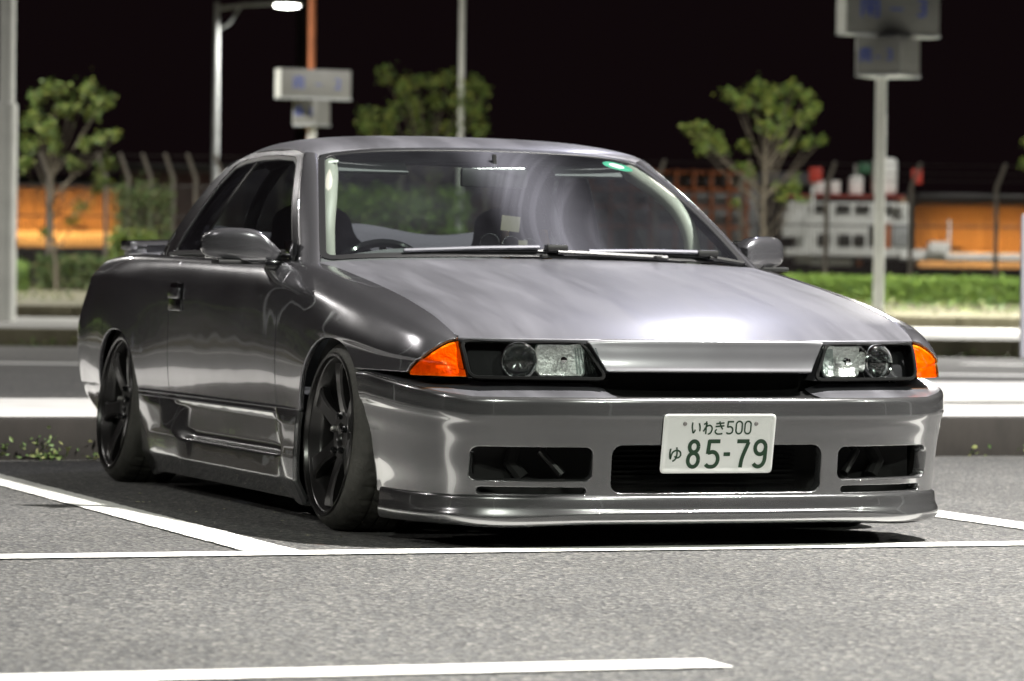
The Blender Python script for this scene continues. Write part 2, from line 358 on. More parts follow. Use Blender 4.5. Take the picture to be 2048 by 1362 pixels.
def clear_glass():
    m, n, l, b = new_mat('projector_glass'); b.inputs['Base Color'].default_value = (.9, .93, .92, 1); b.inputs['Roughness'].default_value = .02
    b.inputs['Transmission Weight'].default_value = .85; b.inputs['Coat Weight'].default_value = 1.0; return m
M['projector'] = glass_mat('projector_glass', (.80, .84, .83), refl=1.6)
def asphalt(name, base, gs, bumpy):
    m, n, l, b = new_mat(name); tc = n.new('ShaderNodeTexCoord'); b.inputs['Roughness'].default_value = .82
    v = n.new('ShaderNodeTexVoronoi'); v.inputs['Scale'].default_value = gs; l.new(tc.outputs['Object'], v.inputs['Vector'])
    hs = n.new('ShaderNodeSeparateColor'); l.new(v.outputs['Color'], hs.inputs[0])
    big = n.new('ShaderNodeTexNoise'); big.inputs['Scale'].default_value = .7; big.inputs['Detail'].default_value = 6; l.new(tc.outputs['Object'], big.inputs['Vector'])
    fin = n.new('ShaderNodeTexNoise'); fin.inputs['Scale'].default_value = gs*.45; fin.inputs['Detail'].default_value = 4; l.new(tc.outputs['Object'], fin.inputs['Vector'])
    cr = n.new('ShaderNodeValToRGB'); e = cr.color_ramp.elements
    e[0].position = .0; e[0].color = (base[0]*.25, base[1]*.25, base[2]*.27, 1); e[1].position = 1.0; e[1].color = (base[0]*2.6, base[1]*2.5, base[2]*2.3, 1)
    x = e.new(.55); x.color = (*base, 1); x = e.new(.9); x.color = (base[0]*1.35, base[1]*1.3, base[2]*1.2, 1)
    l.new(hs.outputs[0], cr.inputs[0])
    def mul(fac_out, lo, hi, f0=.3, f1=.7):
        r = n.new('ShaderNodeMapRange'); r.inputs['From Min'].default_value = f0; r.inputs['From Max'].default_value = f1; r.inputs['To Min'].default_value = lo; r.inputs['To Max'].default_value = hi
        l.new(fac_out, r.inputs['Value']); return r.outputs[0]
    def mx(a, bb):
        q = n.new('ShaderNodeMix'); q.data_type = 'RGBA'; q.blend_type = 'MULTIPLY'; q.inputs['Factor'].default_value = 1; l.new(a, q.inputs[6]); l.new(bb, q.inputs[7]); return q.outputs[2]
    c = mx(mx(cr.outputs[0], mul(big.outputs['Fac'], .78, 1.18)), mul(fin.outputs['Fac'], .72, 1.28))
    l.new(c, b.inputs['Base Color'])
    bp = n.new('ShaderNodeBump'); bp.inputs['Strength'].default_value = bumpy; bp.inputs['Distance'].default_value = .004
    l.new(v.outputs['Distance'], bp.inputs['Height']); l.new(bp.outputs[0], b.inputs['Normal']); return m
M['asphalt'] = asphalt('asphalt', (.083, .083, .0835), 92, 1.2)
M['asphalt_far'] = asphalt('asphalt_far', (.092, .092, .088), 60, .3)
def line_paint():
    m, n, l, b = new_mat('white_road_paint'); tc = n.new('ShaderNodeTexCoord'); b.inputs['Roughness'].default_value = .6
    z = n.new('ShaderNodeTexNoise'); z.inputs['Scale'].default_value = 45; z.inputs['Detail'].default_value = 8; z.inputs['Roughness'].default_value = .7; l.new(tc.outputs['Object'], z.inputs['Vector'])
    cr = n.new('ShaderNodeValToRGB'); e = cr.color_ramp.elements; e[0].position = .31; e[0].color = (.20, .20, .195, 1); e[1].position = .39; e[1].color = (.80, .80, .77, 1)
    l.new(z.outputs['Fac'], cr.inputs[0]); l.new(cr.outputs[0], b.inputs['Base Color'])
    bp = n.new('ShaderNodeBump'); bp.inputs['Strength'].default_value = .3; bp.inputs['Distance'].default_value = .003; l.new(z.outputs['Fac'], bp.inputs['Height']); l.new(bp.outputs[0], b.inputs['Normal']); return m
M['line'] = line_paint()
def conc(name, base, dirt, sc_=3.0):
    m, n, l, b = new_mat(name); tc = n.new('ShaderNodeTexCoord'); b.inputs['Roughness'].default_value = .85
    z = n.new('ShaderNodeTexNoise'); z.inputs['Scale'].default_value = sc_; z.inputs['Detail'].default_value = 9; z.inputs['Roughness'].default_value = .65
    mp = n.new('ShaderNodeMapping'); mp.inputs['Scale'].default_value = (1, 1, .35); l.new(tc.outputs['Object'], mp.inputs['Vector']); l.new(mp.outputs[0], z.inputs['Vector'])
    cr = n.new('ShaderNodeValToRGB'); e = cr.color_ramp.elements; e[0].position = .3; e[0].color = (*dirt, 1); e[1].position = .68; e[1].color = (*base, 1)
    l.new(z.outputs['Fac'], cr.inputs[0]); l.new(cr.outputs[0], b.inputs['Base Color'])
    bp = n.new('ShaderNodeBump'); bp.inputs['Strength'].default_value = .4; bp.inputs['Distance'].default_value = .004; l.new(z.outputs['Fac'], bp.inputs['Height']); l.new(bp.outputs[0], b.inputs['Normal']); return m
M['kerb'] = conc('weathered_shaded_kerb_concrete', (.024, .020, .017), (.012, .010, .008), 9)  # weathered mottling; base also darkened to stand for the dimly lit face
M['walk'] = conc('pale_concrete_paving', (.62, .61, .60), (.5, .49, .48), 2)
M['island'] = conc('worn_island_paving', (.36, .36, .34), (.22, .22, .20), 2)
M['kerb2'] = conc('mossy_kerb_concrete', (.17, .155, .10), (.09, .08, .045), 5)
M['soil'] = conc('dry_soil', (.12, .11, .075), (.075, .075, .035), 1.2)
M['pole'] = mat('white_painted_pole', (.72, .73, .68), .45, var=.1, vscale=3)
M['galv'] = mat('galvanised_steel', (.42, .44, .44), .5, metal=.3, var=.12, vscale=4)
M['sodium_rustpole'] = mat('sodium_lit_rust_mast', (.60, .20, .08), .6, var=.15, vscale=4)  # rust tone made bright orange in place of sodium light on the mast
M['fpost'] = mat('concrete_fence_post', (.20, .18, .15), .85, var=.15, vscale=5)
M['wire'] = mat('dark_fence_wire', (.05, .045, .04), .6)
M['sign'] = mat('pale_sign_box', (.21, .21, .195), .5, var=.12, vscale=3)
M['blue'] = mat('faded_blue_lettering', (.05, .09, .42), .6)
M['white'] = mat('white_machine_paint', (.78, .80, .77), .45, var=.08, vscale=2)
M['machred'] = mat('red_machine_paint', (.50, .05, .03), .5)
M['machorange'] = mat('orange_machine_paint', (.55, .16, .04), .5, var=.15)
M['machdark'] = mat('dark_machine_window', (.02, .018, .016), .3)
M['machgreen'] = mat('green_tank_paint', (.03, .12, .06), .5)
M['hull'] = mat('ochre_corrugated_wall', (.42, .31, .18), .7, var=.15, vscale=.5)
M['bark'] = mat('tree_bark', (.10, .085, .06), .9, var=.3, vscale=20, bump=.6, bscale=60)
def leafm(name, c0, c1, c2):
    m, n, l, b = new_mat(name); g = n.new('ShaderNodeNewGeometry'); cr = n.new('ShaderNodeValToRGB'); e = cr.color_ramp.elements
    e[0].color = (*c0, 1); e[1].color = (*c2, 1); x = e.new(.5); x.color = (*c1, 1); l.new(g.outputs['Random Per Island'], cr.inputs[0])
    l.new(cr.outputs[0], b.inputs['Base Color']); b.inputs['Roughness'].default_value = .6; b.inputs['Transmission Weight'].default_value = 0
    b.inputs['Subsurface Weight'].default_value = 0; return m
M['leaf'] = leafm('tree_leaf', (.045, .085, .012), (.09, .15, .018), (.21, .22, .035))
M['hedge'] = leafm('hedge_leaf', (.06, .12, .02), (.12, .21, .03), (.21, .30, .05))
M['grass'] = leafm('weed_leaf', (.06, .12, .03), (.12, .19, .05), (.26, .26, .10))
M['shrub'] = leafm('shrub_leaf', (.04, .08, .02), (.08, .13, .035), (.17, .17, .07))

# ------------------------------------------------------------------ lamp posts (the lot's own lights, plus unseen ones added to light the background)
def lamp_post(base, height, arm_dir, arm, label, power=0.0, r=.075, lit=True, col=(1.0, .965, .90), size=.5, z0=0.0):
    root = empty('lamp_post', (base[0], base[1], z0), label, 'lamp post', 'lamp posts of the parking lot')
    a = Vector((arm_dir[0], arm_dir[1], 0)).normalized(); h = height-z0
    MB().tube([(0, 0, 0), (0, 0, .3), (0, 0, h*.55), (0, 0, h+.12)], [r*1.5, r*1.05, r, r*.75], 14).build('pole', M['galv'], root, True)
    b = MB(); b.tube([Vector((0, 0, h-.02)), a*arm*.5+Vector((0, 0, h+.07)), a*arm+Vector((0, 0, h+.10))], [r*.7, r*.6, r*.5], 10)
    b.tube([Vector((0, 0, h-.45)), a*arm*.22+Vector((0, 0, h-.32)), a*arm*.42+Vector((0, 0, h+.03))], r*.4, 8); b.build('arm', M['galv'], root, True)
    rot = Matrix.Rotation(math.atan2(a.y, a.x), 3, 'Z'); c = a*(arm+.28)+Vector((0, 0, h+.10))
    hd = MB(); prof = [(-.36, .03), (-.30, .09), (-.1, .14), (.15, .15), (.33, .11), (.38, .02)]
    hm = MB().lathe(prof, 20); hd.V = [tuple(rot @ Vector((v[0], v[1], v[2]*.55 if v[2] > 0 else v[2]*.25)) + c) for v in hm.V]; hd.F = hm.F
    hd.build('lamp_head', M['galv'], root, True)
    if lit:
        g = MB().lathe([(-.24, .02), (-.2, .07), (0, .12), (.2, .1), (.26, .02)], 16); lm = MB()
        lm.V = [tuple(rot @ Vector((v[0], v[1], v[2]*.45)) + c + Vector((0, 0, -.035))) for v in g.V]; lm.F = g.F
        lm.build('lamp_lens', EMIT, root, True)
        if power > 0:
            ld = bpy.data.lights.new('lamp_light', 'AREA'); ld.shape = 'DISK'; ld.size = size; ld.energy = power; ld.color = col; ld.spread = math.radians(165)
            lo = bpy.data.objects.new('lamp_light', ld); COL.objects.link(lo); lo.parent = root; lo.location = c+Vector((0, 0, -.16))
    return root
EMIT = emit('lit_lamp_glass', (1.0, .97, .90), 30.0)
WARM, COOL, GRN = (1.0, .97, .915), (.82, .82, 1.0), (.95, 1.0, .88)
LAMPS = [  # base x, y, height, arm direction, arm length, power factor, colour, label
    (5.9, -2.6, 9.5, (-1, -.1), 1.6, 2.15, WARM, 'lit lamp post in the empty bays right of the grey coupe'),
    (9.6, 13.5, 9.5, (-1, -.5), 3.4, .12, COOL, 'lit lamp post by the walkway behind the coupe to its right'),
    (-10.5, 11.0, 9.5, (1, -.4), 1.6, .3, WARM, 'lit lamp post left of the coupe beside the walkway'),
    (-9.5, -15.0, 10.0, (.7, 1), 1.6, .62, GRN, 'lit lamp post behind the photographer on the left'),
    (3.0, -18.5, 10.0, (-.1, 1), 1.6, .8, GRN, 'lit lamp post straight behind the photographer'),
    (15.0, -10.0, 10.0, (-1, .3), 1.6, .4, GRN, 'lit lamp post far to the right of the bays'),
    (-19.0, -3.0, 10.0, (1, 0), 1.6, .4, WARM, 'lit lamp post far out on the left of the lot'),
]
for x, y, h, d, al, pf, cl, lb in LAMPS: lamp_post((x, y), h, d, al, lb, LAMP_W*pf, col=cl)
for px, D, pw, lb in ((-2700, 33, 900, 'unseen lamp post added far left to light the reflected hedges'), (2330, 49, 6500, 'unseen lamp post added beyond the right edge to light the trees'), (-850, 57, 3800, 'unseen lamp post added beyond the left edge to light the trees'), (2300, 79, 1100, 'unseen lamp post added beyond the right edge to light the machinery')):  # unseen posts added to light the trees, machinery and left hedges
    if lb: q_ = gnd(px, D); lamp_post((q_[0], q_[1]), 9.0, tuple(gnd(1024, D+8)[:2]-q_[:2]), 1.8, lb, pw, col=WARM, z0=.18 if D < 60 else .5)

# ------------------------------------------------------------------ ground
def flat(name, pts, z, m, kind='structure', parent=None):
    o = from_py(name, [(p[0], p[1], z) for p in pts], [tuple(range(len(pts)))], m, parent, smooth=False)
    if parent is None and kind: o['kind'] = kind
    return o
g = flat('ground', [(-400, -300), (500, -300), (500, 600), (-400, 600)], 0, M['asphalt'])
def line(name, a, b, wd, z=.004):
    a = Vector((*a, 0)); b = Vector((*b, 0)); d = (b-a).normalized(); n = Vector((-d.y, d.x, 0))*wd/2
    L = (b-a).length; k = max(2, int(L/.03)); V = []; F = []
    for i in range(k+1):
        p = a+d*L*i/k; j0, j1 = rng.normal(0, .0022, 2)
        V += [tuple(p+n*(1+j0/wd*2)+Vector((0, 0, z))), tuple(p-n*(1+j1/wd*2)+Vector((0, 0, z)))]
        if i: F.append((2*i-2, 2*i-1, 2*i+1, 2*i))
    o = from_py(name, V, F, M['line'], None, False); o['kind'] = 'structure'; return o
line('painted_line', (-6.0, -.85), (9.0, -.93), .15)
line('painted_line', (-1.235, -.775), (-1.235, 4.05), .15)
line('painted_line', (1.30, -.775), (1.30, 4.05), .15)
line('painted_line', (3.85, -.775), (3.85, 4.05), .15)
line('painted_line', (-3.75, -.775), (-3.75, 4.05), .15)
line('painted_line', (-5.4, -3.70), (-1.20, -3.76), .15)
# raised walkway behind the bay: kerb stones and paving
KY = 4.12; KH = .165
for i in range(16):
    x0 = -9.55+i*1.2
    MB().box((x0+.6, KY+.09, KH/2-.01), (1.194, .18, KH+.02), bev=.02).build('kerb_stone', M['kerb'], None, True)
kerb_root = empty('kerb', (0, KY, 0)); kerb_root['kind'] = 'structure'
for o in list(COL.objects):
    if o.name.startswith('kerb_stone'): o.parent = kerb_root; o.location = (0, -KY, 0)
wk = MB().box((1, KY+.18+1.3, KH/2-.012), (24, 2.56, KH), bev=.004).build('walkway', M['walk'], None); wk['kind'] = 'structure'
MB().box((5.35, 6.55, KH+.035), (2.6, .7, .09), bev=.035).build('kerb_ramp', M['walk'], None, True)
tag(bpy.data.objects['kerb_ramp'], 'low white concrete slab lying on the walkway right of the coupe', 'slab')

# far side: the lot frame runs square to the view
def strip(name, D0, D1, z, m, px0=-5200, px1=2900, z1=None):
    a, b = gnd(px0, D0), gnd(px1, D0); c, d = gnd(px1, D1), gnd(px0, D1)
    o = from_py(name, [(*a[:2], z), (*b[:2], z), (*c[:2], z if z1 is None else z1), (*d[:2], z if z1 is None else z1)], [(0, 1, 2, 3)], m, None, False); o['kind'] = 'structure'; return o
def kerbrow(name, D, z0, h, m, n=40, depth=.25, px0=-5000, px1=2400):
    a = gnd(px0, D); b = gnd(px1, D); root = empty(name, tuple(a)); root['kind'] = 'structure'
    d = (b-a)/n; ang = math.atan2(d[1], d[0]); L = np.linalg.norm(d); nrm = np.array([-math.sin(ang), math.cos(ang), 0])
    for i in range(n):
        c = d*(i+.5)+nrm*depth/2
        MB().box((c[0], c[1], z0+h/2-.01), (L-.012, depth, h+.02), Matrix.Rotation(ang, 3, 'Z'), bev=.02).build('kerb_stone', m, root, True)
strip('road', 17.5, 38.8, .004, M['asphalt_far'])
for D, wd in ((30.7, .25), (36.0, .0)):
    if wd: 
        a, b = gnd(-3000, D), gnd(2350, D+.0); line('painted_line', a[:2], b[:2], wd*2.2, .009)
a, b = gnd(1930, 35.2), gnd(2300, 34.2); line('painted_line', a[:2], b[:2], .4, .009)
kerbrow('island_kerb', 38.7, 0, .19, M['kerb2'])
strip('island_paving', 38.9, 51.0, .185, M['island'])
kerbrow('planter_kerb', 50.0, .18, .165, M['kerb2'], 46)
strip('planting_bed', 50.2, 61.0, .34, M['soil'], z1=.50)
strip('rear_ground', 61.0, 200.0, .50, M['soil'], px0=-5200, px1=3200, z1=.62)

# ------------------------------------------------------------------ leaves
def leaf_mesh(pts, size, flat_=.0):
    """one small folded leaf at every point"""
    n = len(pts); pts = np.asarray(pts); V = np.zeros((n, 5, 3)); A = rng.normal(size=(n, 3)); A[:, 2] *= .6; A /= np.linalg.norm(A, axis=1, keepdims=True)
    B = np.cross(A, rng.normal(size=(n, 3))); B /= np.linalg.norm(B, axis=1, keepdims=True); C = np.cross(A, B)
    s = size*rng.uniform(.6, 1.35, (n, 1)); V[:, 0] = pts; V[:, 1] = pts+A*s*.5+B*s*.28+C*s*.08; V[:, 2] = pts+A*s*1.1; V[:, 3] = pts+A*s*.5-B*s*.28+C*s*.08; V[:, 4] = pts+A*s*.5-C*s*.03
    F = []
    for i in range(n): o = 5*i; F += [(o, o+1, o+4), (o+1, o+2, o+4), (o+2, o+3, o+4), (o+3, o, o+4)]
    return V.reshape(-1, 3), F
def tree(base, clumps, label, trunk_top, leaves=125, size=.066, spread=.22, name='young_tree'):
    """clumps: list of (dx along view right, dz, dy depth, radius)"""
    root = empty(name, tuple(base), label, 'tree', 'young trees in the planting bed')
    r3 = np.array([_cy, -_sy, 0]); f3 = np.array([_sy, _cy, 0]); tb = MB(); pts = []
    tt = r3*trunk_top[0]+np.array([0, 0, trunk_top[1]])
    mid = tt*.5+r3*random.uniform(-.06, .06)
    tb.tube([Vector((0, 0, -.1)), Vector(mid*.5+r3*.03), Vector(mid), Vector(tt)], [.05, .04, .032, .02], 9)
    for dx, dz, dy, rad in clumps:
        c = r3*dx+f3*dy+np.array([0, 0, dz]); st = tt*min(1, max(.35, (dz-.5)/max(.3, trunk_top[1])*.8)); q = (st+c)/2+np.array([0, 0, -.08])
        tb.tube([Vector(st), Vector(q), Vector(c)], [.013, .009, .004], 6)
        rad *= .84; nt = max(3, int(rad*16))
        for k in range(nt):   # twigs with leaves along them
            d = rng.normal(size=3); d[2] = abs(d[2])*1.3+.15; d /= np.linalg.norm(d); e = c+d*rad*rng.uniform(.5, 1.15)
            m_ = int(leaves*rad*1.4); t = rng.uniform(.1, 1, (m_, 1)); pts.append(c+(e-c)*t+rng.normal(0, spread*.36*rad/.3, (m_, 3)))
            tb.tube([Vector(c), Vector(e)], [.006, .003], 4, False)
    tb.build('trunk', M['bark'], root, True)
    V, F = leaf_mesh(np.concatenate(pts), size); from_py('crown', V, F, M['leaf'], root, False)
    return root
def clumps_from_px(base_px, D, z0, lst):
    s = D/FPX; return [((x-base_px)*s, CAM[2]+(567-y)*s-z0, random.uniform(-.5, .5), r*s) for x, y, r in lst]
D = 61.0
L1 = [(70, 215, 34), (115, 200, 36), (165, 195, 36), (205, 220, 36), (135, 235, 40), (65, 255, 36), (100, 275, 38), (60, 310, 34), (110, 310, 34), (180, 245, 30), (205, 295, 24), (175, 310, 22), (230, 285, 16), (140, 345, 26), (55, 350, 26), (215, 345, 28), (200, 375, 26), (185, 395, 22), (160, 430, 26), (145, 455, 20), (80, 480, 18)]
tree(gnd(115, D, .48), clumps_from_px(115, D, .48, L1), 'small leafy tree behind the coupe’s tail, beside the white pole', (-.1, 1.9))
L2 = [(720, 240, 34), (735, 265, 36), (770, 165, 30), (800, 180, 36), (830, 170, 24), (860, 175, 26), (890, 170, 26), (930, 180, 30), (960, 190, 30), (870, 215, 38), (820, 225, 40), (915, 215, 40), (945, 235, 36), (780, 235, 34), (840, 265, 40), (900, 270, 40), (955, 270, 30), (770, 280, 36), (860, 310, 40), (800, 310, 36), (920, 310, 34), (870, 350, 30)]
tree(gnd(850, D+2, .48), clumps_from_px(850, D+2, .48, L2), 'bushy tree showing its top above the coupe’s roof', (.05, 2.3))
L3 = [(1460, 190, 30), (1500, 175, 30), (1540, 180, 32), (1580, 175, 26), (1605, 190, 26), (1630, 200, 14), (1480, 215, 32), (1530, 215, 38), (1575, 225, 36), (1600, 240, 28), (1620, 215, 18), (1520, 255, 32), (1560, 262, 30), (1375, 255, 20), (1395, 265, 28), (1430, 275, 28), (1400, 295, 30), (1440, 300, 26), (1490, 290, 26), (1570, 290, 24), (1610, 285, 22), (1640, 275, 16), (1505, 345, 26), (1480, 330, 18), (1590, 375, 26), (1560, 395, 20), (1600, 395, 16), (1470, 405, 16), (1555, 370, 16)]
tree(gnd(1515, D, .48), clumps_from_px(1515, D, .48, L3), 'slim open tree right of the coupe’s windscreen', (.1, 2.4))
tree(gnd(2090, D+1, .48), clumps_from_px(2090, D+1, .48, [(2045, 325, 20), (2070, 290, 30), (2100, 250, 36), (2080, 330, 24), (2130, 300, 30), (2110, 200, 30)]), 'tree at the right edge with only its leaf tips in view', (.0, 2.3))
def bush(name, c, dims, n, size, m, label, cat, yaw=0.0, group=None):
    root = empty(name, tuple(c), label, cat, group)
    p = rng.uniform(-1, 1, (n, 3)); p[:, 2] = rng.uniform(0, 1, n)
    k = rng.random(n) < .7; ax = rng.integers(0, 3, n)
    for a in range(3):
        s = k & (ax == a); p[s, a] = np.where(rng.random(s.sum()) < .5, 1, -1 if a < 2 else 1)*rng.uniform(.85, 1.06, s.sum())
    lump = 1+.10*np.sin(p[:, 0]*dims[0]*9+1)*np.cos(p[:, 1]*6)+rng.normal(0, .04, n)
    q = p*np.array([dims[0]/2, dims[1]/2, dims[2]])*lump[:, None]; ca, sa = math.cos(yaw), math.sin(yaw)
    q = np.stack([q[:, 0]*ca-q[:, 1]*sa, q[:, 0]*sa+q[:, 1]*ca, np.maximum(q[:, 2], .02)], 1)
    V, F = leaf_mesh(q, size); from_py('foliage', V, F, m, root, False)
    for i in range(max(2, int(dims[0]*3))):
        st = MB()
        x = (i+.5)/max(2, int(dims[0]*3))-.5; st.tube([(x*dims[0]*ca, x*dims[0]*sa, -.05), (x*dims[0]*ca, x*dims[0]*sa, dims[2]*.8)], .012, 5)
        st.build('stem', M['bark'], root)
    return root
HY = -YAW
for i in range(3):
    px = 1665+i*178; bush('clipped_hedge', gnd(px, 59.5, .44), (1.44, .7, .42), 6000, .052, M['hedge'],
        ['clipped hedge section nearest the coupe’s bonnet', 'clipped hedge section right of the sign post', 'clipped hedge section at the right edge of the picture'][i], 'hedge', HY, 'hedge sections along the planting bed')
for i in range(3):
    bush('clipped_hedge', gnd(-1500-900*i, 58, .44), (6.0, .9, 1.1), 2600, .16, M['hedge'], 'unseen long hedge added beyond the left edge for reflections, %s from the picture' % ('nearest', 'second', 'third')[i], 'hedge', HY, 'hedge sections along the planting bed')  # unseen hedges, added so the car's side has something to reflect
bush('clipped_hedge', gnd(20, 60, .45), (.5, .6, .5), 1200, .06, M['hedge'], 'small clipped hedge end behind the white pole at left', 'hedge', HY, 'hedge sections along the planting bed')
bush('ivy_shrub', gnd(285, 66, .5), (.95, .6, 1.75), 2600, .07, M['shrub'], 'tall pale green climbing shrub on the fence behind the coupe’s tail', 'shrub', HY)
bush('ground_shrub', gnd(170, 64.5, .5), (1.5, .8, .55), 2300, .08, M['shrub'], 'low green shrubs behind the tree at left', 'shrub', HY, 'low shrubs before the fence')
bush('ground_shrub', gnd(268, 63.5, .5), (.75, .7, .95), 1500, .08, M['leaf'], 'dark green shrub just left of the coupe’s rear pillar', 'shrub', HY, 'low shrubs before the fence')
bush('ground_shrub', gnd(360, 64, .5), (1.0, .7, .6), 1500, .08, M['hedge'], 'bright green shrub behind the coupe’s rear pillar', 'shrub', HY, 'low shrubs before the fence')
# dense shrubs seen through the cabin
bush('ground_shrub', gnd(760, 60.5, .48), (2.6, .8, 1.6), 5200, .09, M['hedge'], 'dense shrub seen through the coupe’s windscreen', 'shrub', HY, 'low shrubs before the fence')
def weeds(name, pts, size, label):
    V, F = leaf_mesh(pts, size); o = from_py(name, V, F, M['grass'], None, False); tag(o, label, 'weeds', kind='stuff'); return o
P_ = []
for i in range(60):
    x = rng.uniform(-1.6, .1) if i < 42 else rng.uniform(2.8, 4.6); k = rng.integers(4, 14); h = rng.uniform(.01, .06)*(1 if i < 42 else .5); P_.append(np.stack([x+rng.normal(0, .03, k), KY-.03+rng.normal(0, .018, k), np.abs(rng.normal(0, h, k))+.004], 1))
weeds('kerb_weeds', np.concatenate(P_), .022, 'small weeds and dry leaves along the foot of the kerb')
P_ = []
for i in range(90):
    p = gnd(rng.uniform(-20, 2060), 38.55+rng.uniform(-.1, .05)); k = 10; P_.append(p+np.stack([rng.normal(0, .12, k), rng.normal(0, .08, k), np.abs(rng.normal(0, .035, k))], 1))
weeds('gutter_grass', np.concatenate(P_), .05, 'thin grass growing in the gutter of the far island')
P_ = []
for i in range(160):
    p = gnd(rng.uniform(-20, 2060), rng.uniform(50.6, 59.5), .40); k = 12; P_.append(p+np.stack([rng.normal(0, .2, k), rng.normal(0, .2, k), np.abs(rng.normal(0, .06, k))], 1))
weeds('bed_grass', np.concatenate(P_), .07, 'patchy grass in the planting bed under the trees')
# pale specks of litter under the car's side
lit = []
for i in range(26):
    x, y = rng.uniform(-1.12, -.75), rng.uniform(-.6, 1.9); lit.append((x, y, .006))
V, F = leaf_mesh(np.array(lit), .014); V[:, 2] = np.abs(V[:, 2]-.006)*.25+.004; o = from_py('fallen_petals', V, F, mat('pale_petal', (.6, .58, .38), .8), None, False); tag(o, 'tiny pale fallen petals on the shaded asphalt beside the coupe', 'petals', kind='stuff')

# ------------------------------------------------------------------ fence and what stands behind
def fence():
    D = 72.0; a = gnd(-120, D, .52); b = gnd(2200, D, .52); root = empty('wire_fence', tuple(a), 'tall dark wire fence with slanted barbed-wire posts behind the planting bed', 'fence')
    r3 = np.array([_cy, -_sy, 0]); f3 = np.array([_sy, _cy, 0]); s = D/FPX
    pxs = [1650, 1820, 1990, 2150, 1480, 1310, 1140, 970, 800, 620, 560, 445, 390, 345, 300, 255, 210, 95, -60]
    for px in pxs:
        o_ = r3*((px+120)*s); lean = (.16 if px > 500 else -.16)
        MB().tube([Vector(o_), Vector(o_+np.array([0, 0, 2.15])), Vector(o_+r3*lean+f3*-.12+np.array([0, 0, 2.62]))], [.05, .045, .035], 6).build('post', M['fpost'], root)
    Ltot = 2320*s; bars = MB(); n = int(Ltot/.07)
    V = []; F = []
    for i in range(n):
        c = r3*(i*.07)+f3*.06; o = len(V); hw = .010
        V += [tuple(c-r3*hw+[0, 0, .1]), tuple(c+r3*hw+[0, 0, .1]), tuple(c+r3*hw+[0, 0, 2.0]), tuple(c-r3*hw+[0, 0, 2.0]), tuple(c+f3*hw+[0, 0, .1]), tuple(c+f3*hw+[0, 0, 2.0])]
        F += [(o, o+1, o+2, o+3), (o+1, o+4, o+5, o+2), (o+4, o, o+3, o+5)]
    o = from_py('mesh_panel', V, F, M['wire'], root, False); o['kind'] = 'stuff'
    for z in (.12, .75, 1.4, 2.0): MB().tube([Vector(f3*.04+[0, 0, z]), Vector(r3*Ltot+f3*.04+[0, 0, z])], .016, 5).build('rail', M['wire'], root)
    for z, dd in ((2.28, -.03), (2.42, -.07), (2.58, -.11)): MB().tube([Vector(f3*dd+[0, 0, z]), Vector(r3*Ltot+f3*dd+[0, 0, z])], .008, 4).build('barbed_wire', M['wire'], root)
    MB().box(tuple(r3*Ltot/2+f3*.25+np.array([0, 0, -.02])), (Ltot, .14, .36), Matrix.Rotation(HY, 3, 'Z')).build('base_wall', M['kerb2'], root)
fence()
r3 = np.array([_cy, -_sy, 0]); f3 = np.array([_sy, _cy, 0])
RZ = Matrix.Rotation(HY, 3, 'Z')
class Scene3:
    """places boxes given by photo pixel extents at one real distance, relative to a base"""
    def __init__(s, px, D, z, name, label, cat, group=None):
        s.D = D; s.s = D/FPX; s.px = px; s.z = z; s.root = empty(name, tuple(gnd(px, D, z)), label, cat, group)
    def loc(s, px, py, dy=0): return Vector(r3*((px-s.px)*s.s)+f3*dy+np.array([0, 0, CAM[2]+(567-py)*s.s-s.z]))
    def box(s, name, x0, y0, x1, y1, m, depth=.6, dy=0.0, bev=.02):
        c = s.loc((x0+x1)/2, (y0+y1)/2, dy); return MB().box(c, ((x1-x0)*s.s, depth, (y1-y0)*s.s), RZ, bev=min(bev, (x1-x0)*s.s*.3, (y1-y0)*s.s*.3)).build(name, m, s.root, True)
def sodium(loc, e, size=2.0, aim=None):
    ld = bpy.data.lights.new('sodium_light', 'AREA'); ld.energy = e; ld.size = size; ld.color = (1.0, .43, .09)
    lo = bpy.data.objects.new('sodium_light', ld); COL.objects.link(lo); lo.location = loc
    lo.rotation_euler = (Vector(aim)-Vector(loc)).to_track_quat('-Z', 'Y').to_euler(); return lo
# long low warehouse lit by sodium lamps
def shed(x0, x1, D, label, top=400, bot=520):
    S = Scene3((x0+x1)/2, D, .5, 'warehouse', label, 'building', 'low warehouses behind the fence')
    n = 24
    S.box('wall', x0, top, x1, bot, M['hull'], 1.0, 1.0)
    for i in range(n+1):
        x = x0+(x1-x0)*i/n; S.box('wall_rib', x-1.2, top+4, x+1.2, bot, M['hull'], .08, .46, .0)
    S.box('roof_edge', x0-8, top-22, x1+8, top-2, M['machdark'], 2.6, .4)
    S.box('plinth', x0, bot-26, x1, bot+6, M['white'], .3, .3)
    k = max(2, int((x1-x0)/110))
    for i in range(k):
        x = x0+(x1-x0)*(i+.5)/k; S.box('floodlight', x-14, bot-36, x+14, bot-30, M['machdark'], .15, -.5)
    xm = (x0+x1)/2; lo = sodium(Vector(S.root.location)+S.loc(xm, bot-38, -.5), 65*(x1-x0)/290, .2, Vector(S.root.location)+S.loc(xm, bot-58, .5))
    lo.data.shape = 'RECTANGLE'; lo.data.size = (x1-x0)*S.s; lo.data.size_y = .12
shed(1835, 2120, 100, 'warehouse wall glowing orange under sodium lamps at the right edge')
shed(-60, 240, 100, 'warehouse wall glowing orange under sodium lamps behind the tree at left', 388, 500)
